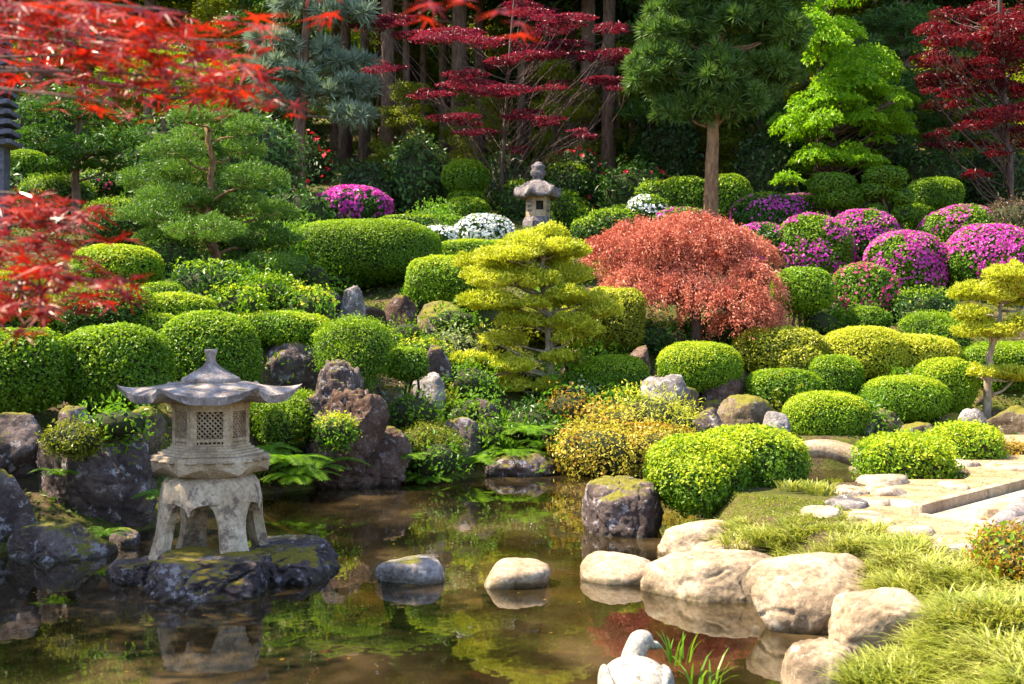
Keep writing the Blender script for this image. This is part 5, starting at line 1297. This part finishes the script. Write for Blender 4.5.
def hill_lantern():
    d = 24.6; k = d / FPX; C = np.array([W(538, 225, d)[0], d, 0.0]); zz = lambda py: HC + (HY - py) * k
    g = gz(C[0], d)
    r = thing('stone_lantern', 'small rough stone lantern with mushroom roof on the hill above the yellow tree', 'lantern', (C[0], d, min(g, zz(226))))
    rot = math.radians(-90 - 22)
    V, F = prism([(0.30, min(g - 0.1, zz(228))), (0.31, zz(222)), (0.27, zz(218)), (0.25, zz(217))], rot); mk('base_slab', V + C, F, M['granite_dark'], r)
    # hexagonal firebox with a real window opening in its front face
    R = 0.245; zl, zh = zz(217.3), zz(196); cs = hexa(R, 0, rot) + C
    fb = MB(); car = MB()
    for i in range(6):
        p, q = cs[i], cs[(i + 1) % 6]; v = nrm(q - p); L = np.linalg.norm(q - p); ang = math.atan2(v[1], v[0]); nx = np.array([v[1], -v[0], 0]); mid = (p + q) / 2 - nx * 0.025
        if nx[1] < -0.7 or nx[1] > 0.7:
            wn = 0.075; za, zb = zz(210.5), zz(201.5)
            for sg in (-1, 1): fb.add(*box(mid + v * sg * (L / 2 + wn) / 2 + np.array([0, 0, (zl + zh) / 2]), (L / 2 - wn, 0.05, zh - zl), ang))
            fb.add(*box(mid + np.array([0, 0, (zl + za) / 2]), (2 * wn, 0.048, za - zl), ang)); fb.add(*box(mid + np.array([0, 0, (zh + zb) / 2]), (2 * wn, 0.048, zh - zb), ang))
        else:
            fb.add(*box(mid + np.array([0, 0, (zl + zh) / 2]), (L, 0.05, zh - zl), ang))
            for j in range(3):
                for sg in (-1, 1):
                    u, Fi = ico(1); car.add(u * np.array([0.035, 0.012, 0.03]) @ np.array([[math.cos(ang), math.sin(ang), 0], [-math.sin(ang), math.cos(ang), 0], [0, 0, 1]]) + mid + nx * 0.025 + v * sg * 0.035 + np.array([0, 0, zz(211 - j * 4.5)]), Fi)
    fb.build('firebox', M['granite_warm'], r); car.build('carving', M['granite_dark'], r, True)
    V, F = prism([(0.13, zl), (0.13, zh)], rot); mk('shade_core', V + C, F, M['hollow'], r)  # added dark core, shade seen through the window opening
    n = 72; a = np.linspace(0, 2 * np.pi, n, endpoint=False); ha = np.abs((a - rot + np.pi / 6) % (np.pi / 3) - np.pi / 6) / (np.pi / 6); cor = 1 - ha
    rows = []
    for (Rr, py, lo) in [(0.08, 179.5, 0), (0.16, 181, 0.0), (0.25, 184, 0.03), (0.32, 188, 0.06), (0.38, 192, 0.12), (0.42, 195, 0.20), (0.44, 197.5, 0.18), (0.38, 199, 0.1), (0.20, 197, 0)]:
        rr = Rr * (1 + lo * (cor - 0.4)); rows.append(np.stack([C[0] + np.cos(a) * rr, C[1] + np.sin(a) * rr, zz(py) + 0.16 * (lo / 0.16) * cor ** 4], 1))
    V = np.concatenate(rows); V = V + 0.045 * fbm(V * 6, 8, 4)[:, None]
    mk('roof', V, [grid_faces(len(rows), n, True), np.arange(n)[None], ((len(rows) - 1) * n + np.arange(n))[None]], M['granite_dark'], r, True)
    V, F = revolve([(0.02, zz(181)), (0.13, zz(180)), (0.10, zz(178)), (0.14, zz(175.5)), (0.155, zz(172)), (0.12, zz(169.5)), (0.15, zz(167.5)), (0.14, zz(165.5)), (0.08, zz(164)), (0.05, zz(162.3)), (0.005, zz(161.6))], 24, C)
    V = V + 0.014 * fbm(V * 12, 3, 2)[:, None]; mk('finial', V, F, M['granite_dark'], r, True)
hill_lantern()

def pagoda():
    d = 19.5; k = d / FPX; C = np.array([W(-3, 160, d)[0], d, 0.0]); zz = lambda py: HC + (HY - py) * k; rot = math.radians(-90 - 40)
    g = gz(C[0], d)
    r = thing('stone_pagoda', 'slate grey many tiered stone pagoda cut by the left picture edge', 'pagoda', (C[0], d, g))
    V, F = prism([(0.22, g - 0.1), (0.22, zz(150)), (0.10, zz(40))], rot, 4); mk('shaft', V + C, F, M['tile'], r)
    for i in range(11):
        py = 44 + i * 10.0; Rr = 0.27 + 0.016 * i
        m = 40; a = np.linspace(0, 2 * np.pi, m, endpoint=False); ha = np.abs((a - rot + np.pi / 4) % (np.pi / 2) - np.pi / 4) / (np.pi / 4); cor = 1 - ha
        sq = np.cos(np.pi / 4) / np.cos(np.pi / 4 * (1 - ha)); sq = 0.35 + 0.65 * sq
        rows = []
        for (f, dz) in [(0.45, 0.045), (0.8, 0.028), (1.0, 0.012), (1.0, -0.055), (0.5, -0.06)]:
            rows.append(np.stack([C[0] + np.cos(a) * Rr * f * sq, C[1] + np.sin(a) * Rr * f * sq, zz(py) + dz + 0.04 * cor ** 3 * (f > 0.7)], 1))
        V = np.concatenate(rows); mk('tier', V, [grid_faces(5, m, True), np.arange(m)[None], (4 * m + np.arange(m))[None]], M['tile'], r)
    V, F = revolve([(0.02, zz(40)), (0.10, zz(39)), (0.05, zz(30)), (0.04, zz(20)), (0.005, zz(12))], 16, C); mk('spire', V, F, M['tile'], r, True)
pagoda()

def stone_duck():
    d = 5.55; k = d / FPX; zz = lambda py: HC + (HY - py) * k
    c = W(636, 690, d)
    r = thing('duck_statue', 'whitewashed stone duck seen from behind at the bottom edge, head turned right', 'statue', (c[0], d, -0.05))
    # body: one surface of revolution-like sections along its length (it faces away to the right)
    u, F = ico(5)
    V = u * np.array([0.175, 0.26, 0.145]); V[:, 2] -= 0.05 * np.clip(-V[:, 1] / 0.26, 0, 1)
    V[:, 0] *= 1 - 0.35 * np.clip(-V[:, 1] / 0.26, 0, 1) ** 2
    body = V + np.array([c[0] + 0.005, d + 0.06, zz(662) - 0.145])
    mk('body', body + 0.004 * fbm(body * 9, 2, 3)[:, None], F, M['white_stone'], r, True)
    for sg in (-1, 1):
        w_ = u * np.array([0.035, 0.20, 0.085]) * (1 - 0.25 * np.clip(-u[:, 1:2], 0, 1)); w_[:, 0] += sg * (0.138 - 0.05 * np.clip(-u[:, 1], 0, 1) ** 2)
        w_[:, 2] += 0.01 * np.sin(w_[:, 1] * 70) * 0.25
        mk('wing', w_ + np.array([c[0] + 0.005, d + 0.03, zz(662) - 0.12]), F, M['white_stone'], r, True)
    pts = np.array([W(634, 672, d + 0.16), W(633, 660, d + 0.18), W(636, 648, d + 0.19), W(640, 641, d + 0.20), W(645, 640, d + 0.22), W(650, 643, d + 0.25)])
    s = np.linspace(0, 5, 26); P = np.stack([np.interp(s, np.arange(6), pts[:, i]) for i in range(3)], 1)
    for _ in range(4): P[1:-1] = (P[:-2] + 2 * P[1:-1] + P[2:]) / 4
    R = np.interp(s, [0, 1, 2, 3, 4, 5], [0.085, 0.06, 0.052, 0.054, 0.046, 0.02])
    V, F = tube(P, R, 20); mk('head_and_neck', V, F, M['white_stone'], r, True)
    b = W(652, 645, d + 0.26); V, F = tube(np.array([b - [0.02, 0.02, -0.005], b + [0.02, 0.02, -0.006], b + [0.05, 0.04, -0.02]]), [0.022, 0.02, 0.008], 12); mk('bill', V * 1.0, F, M['white_stone'], r, True)
    # perch under the water line
    rock('submerged grey stone that carries the duck statue', 596, 676, 708, 730, 5.6, 'rock_grey', 'perch_stone', 'rock', dy=0.3, flat=0.8)
stone_duck()

# ================================================================== GRASS, REEDS, SCATTER
def grass_bank():
    rng = np.random.default_rng(nseed()); mb = MB()
    reg = np.array([(705, 528), (760, 505), (842, 505), (900, 528), (960, 548), (1045, 585), (1045, 720), (835, 720), (862, 660), (900, 622), (862, 590), (800, 562), (735, 552)], float)
    from mathutils.geometry import intersect_point_line
    def inside(x, y):
        c = False; n = len(reg)
        for i in range(n):
            ax, ay = reg[i]; bx, by = reg[(i + 1) % n]
            if ((ay > y) != (by > y)) and x < (bx - ax) * (y - ay) / (by - ay) + ax: c = not c
        return c
    cnt = 0
    while cnt < 430:
        x = rng.uniform(700, 1050); y = rng.uniform(500, 725)
        if not inside(x, y): continue
        g = ground_hit(x, y + 8)
        blades(mb, g, int(rng.uniform(50, 130)), 0.11 * rng.uniform(0.6, 1.5), rng, rng.uniform(0.06, 0.12), 0.0044, 1.0, 0.8); cnt += 1
    o = mb.build('grass', M['grass']); tag(o, kind='stuff')
grass_bank()
def clump(label, px, py, n, L, spread, mat='grass', wdt=0.005, bend=0.8, d=None, name='grass_clump', up=0.85, z=None, cat='grass'):
    rng = np.random.default_rng(nseed()); g = ground_hit(px, py) if d is None else W(px, py, d)
    mb = MB(); m = max(1, n // 70)
    for _ in range(m):
        a = rng.uniform(0, 6.28); q = spread * math.sqrt(rng.uniform())
        blades(mb, g + np.array([math.cos(a) * q, math.sin(a) * q, 0.5 * (0.12 * (1 - (q / max(spread, 1e-3)) ** 2))]), 70 if n >= 70 else n, L, rng, 0.09, wdt, bend, up)
    r = thing(name, label, cat, g); mb.build('blades', M[mat], r)
    return r
clump('largest pale grass mound at the bottom right corner', 935, 690, 3200, 0.16, 0.32)
clump('grass mound at the right edge above the largest one', 1010, 625, 2000, 0.15, 0.24)
clump('grass mound behind the pale boulder half covered by grass', 930, 598, 1700, 0.15, 0.25)
clump('grass mound at the foot of the big bright bush', 770, 545, 1300, 0.14, 0.25)
clump('sunlit grass tuft on the bank at the pond inlet', 806, 492, 600, 0.10, 0.22, bend=0.6)
clump('thin green water blades standing behind the duck statue', 668, 668, 14, 0.17, 0.05, 'fern', 0.006, 0.5, 5.75, 'water_blades', 1.0, cat='water plant')
clump('arching yellow green water blades right of the duck statue', 694, 694, 12, 0.20, 0.05, 'fern', 0.006, 0.7, 5.7, 'water_blades', 1.0, cat='water plant')

def ground_cover():
    rng = np.random.default_rng(nseed()); n = 90000
    x = rng.uniform(-11, 12, n); y = rng.uniform(9, 27, n)
    s = y - np.interp(x, YE[:, 0], YE[:, 1]); sd = sdist(x, y)
    k = (sd > 0.05) & (s > 0.05) & (fbm(np.stack([x, y, x * 0], 1) * 0.8, 5, 3) > -0.25)
    x, y = x[k], y[k]; z = ground_z(x, y)
    P = np.stack([x, y, z + rng.uniform(0.0, 0.07, len(x))], 1)
    V, F = leaves(P, np.tile([0, -0.35, 1.0], (len(x), 1)), 0.06, rng, 0.5, 0.8)
    tag(mk('ground_cover_carpet', V, F, M['ground_leaf']), kind='stuff')
ground_cover()
def gravel():
    rng = np.random.default_rng(nseed()); mb = MB(); u, F = ico(1)
    for k in range(900):
        p = ground_hit(rng.uniform(850, 1050), rng.uniform(455, 545)); r_ = rng.uniform(0.005, 0.014)
        mb.add(u * np.array([r_, r_ * rng.uniform(0.7, 1.2), r_ * 0.6]) + p + np.array([0, 0, 0.010]), F)
    tag(mb.build('gravel', M['rock_tan'], None, True), kind='stuff')
gravel()
def bank_moss():
    rng = np.random.default_rng(nseed()); n = 60000
    x = rng.uniform(0.8, 4.0, n); y = rng.uniform(5.5, 13.5, n); sd = sdist(x, y)
    k = (sd > 0.03) & (x < 0.268 * y) & (fbm(np.stack([x, y, x * 0], 1) * 1.3, 6, 3) > -0.3)
    x, y = x[k], y[k]; P = np.stack([x, y, ground_z(x, y) + rng.uniform(0, 0.03, len(x))], 1)
    V, F = leaves(P, np.tile([0, -0.2, 1.0], (len(x), 1)), 0.022, rng, 0.4, 0.9)
    tag(mk('moss', V, F, M['olive']), kind='stuff')
bank_moss()
def scatter_rocks():
    rng = np.random.default_rng(nseed())
    for k in range(22):
        px = rng.uniform(400, 1000); d = rng.uniform(15.4, 18.5); x = (px - 512) / FPX * d; g = gz(x, d)
        py = HY - (g - HC) * FPX / d; w = rng.uniform(9, 18)
        rock('small mossy stone half buried in the planted slope', px - w, px + w, py - w * 0.8, py + 5, d, 'rock_moss', 'small_stone', 'stone', sub=4, group='small stones of the slope')
scatter_rocks()
def floating_leaves():
    rng = np.random.default_rng(nseed()); proto = None
    for k, (px, py) in enumerate([(398, 491), (265, 590), (430, 505), (456, 606), (408, 618), (70, 600), (320, 640), (300, 612), (350, 560), (250, 600), (520, 510), (560, 520), (282, 660), (150, 620), (545, 600), (640, 598)] + [(rng.uniform(30, 620), 485 + 190 * rng.uniform() ** 0.8) for _ in range(34)]):
        d = HC * FPX / (py - HY); p = W(px, py, d); p[2] = 0.004
        if proto is None:
            mb = MB(); maple_leaf_batch(mb, np.zeros((1, 3)), np.array([[0, 0, 1.0]]), 0.06, rng)
            proto = mb.build('fallen_leaf', M['orange']); tag(proto, 'small yellowed leaf floating on the pond', 'leaf', 'leaves floating on the pond'); o = proto
        else:
            o = proto.copy(); COL.objects.link(o)
        o.location = p; o.rotation_euler = (rng.normal() * 0.08, rng.normal() * 0.08, rng.uniform(0, 6.28)); s = rng.uniform(0.6, 1.3); o.scale = (s, s, 0.3 * s)
floating_leaves()

# ================================================================== SCARLET MAPLE CLOSE TO THE CAMERA
def near_maple():
    rng = np.random.default_rng(nseed())
    root = np.array([-3.6, 2.1, gz(-3.6, 2.1) - 0.1])
    wood, fol = MB(), MB()
    t = curve(root, (-3.0, 2.3, 2.6), rng, 0.05, 8); wood.add(*tube(t, np.linspace(0.13, 0.07, 8), 12))
    sprays = [(60, 12, 95, 34, 120, 2.6), (150, 52, 110, 26, 105, 2.45), (40, 42, 60, 26, 50, 2.7), (225, 92, 66, 14, 36, 2.5), (95, 104, 36, 10, 7, 2.2), (250, 40, 46, 9, 14, 2.4), (140, 12, 80, 20, 50, 2.3), (195, 72, 70, 18, 40, 2.6), (130, 80, 60, 14, 24, 2.55), (262, 100, 34, 8, 12, 2.45), (20, 5, 60, 25, 40, 2.2),
              (40, 212, 62, 18, 60, 2.7), (25, 250, 60, 20, 66, 2.6), (75, 275, 60, 14, 46, 2.5), (15, 290, 46, 16, 36, 2.6), (100, 290, 36, 8, 14, 2.45), (40, 312, 40, 9, 20, 2.4), (-5, 330, 20, 10, 8, 2.4), (70, 235, 50, 10, 20, 2.65),
              (424, -1, 16, 8, 5, 1.9), (505, 2, 32, 12, 8, 1.8), (300, -6, 40, 10, 9, 1.9), (465, -12, 60, 8, 9, 1.9)]
    sprays += [(60, 45, 110, 45, 70, 3.2), (180, 40, 100, 34, 60, 3.1), (60, 80, 70, 26, 40, 3.0), (150, 100, 60, 14, 20, 2.9), (30, 215, 60, 20, 40, 3.0), (50, 300, 60, 14, 30, 2.9), (100, 282, 44, 12, 20, 2.6)]
    for (cx, cy, rx, ry, n, d) in sprays:
        c = W(cx, cy, d); a = rx / FPX * d; h = ry / FPX * d
        src = W(-60 if cy < 160 else -80, cy - 25, d + 0.1) if cx < 290 else W(300, -110, d)
        wood.add(*tube(curve(t[-1], src, rng, 0.05, 6), np.linspace(0.006, 0.003, 6), 6))
        wood.add(*tube(curve(src, c + np.array([a * 0.6, 0, 0]), rng, 0.04, 8), np.linspace(0.004, 0.0015, 8), 5))
        n = int(n * 0.85)
        u = nrm(rng.normal(size=(n, 3))) * (rng.uniform(0, 1, n) ** 0.5)[:, None]
        P = c + u * np.array([a, 0.28, h])
        maple_leaf_batch(fol, P, nrm(np.array([0.1, -0.20, 1.0]) + 0.30 * rng.normal(size=(n, 3))), 0.10, rng)
    r = thing('maple_tree', 'scarlet maple with out of focus leaves hanging in from the upper left', 'tree', root)
    fol.build('foliage', M['redleaf'], r); wood.build('trunk', M['redbark'], r, True)
near_maple()
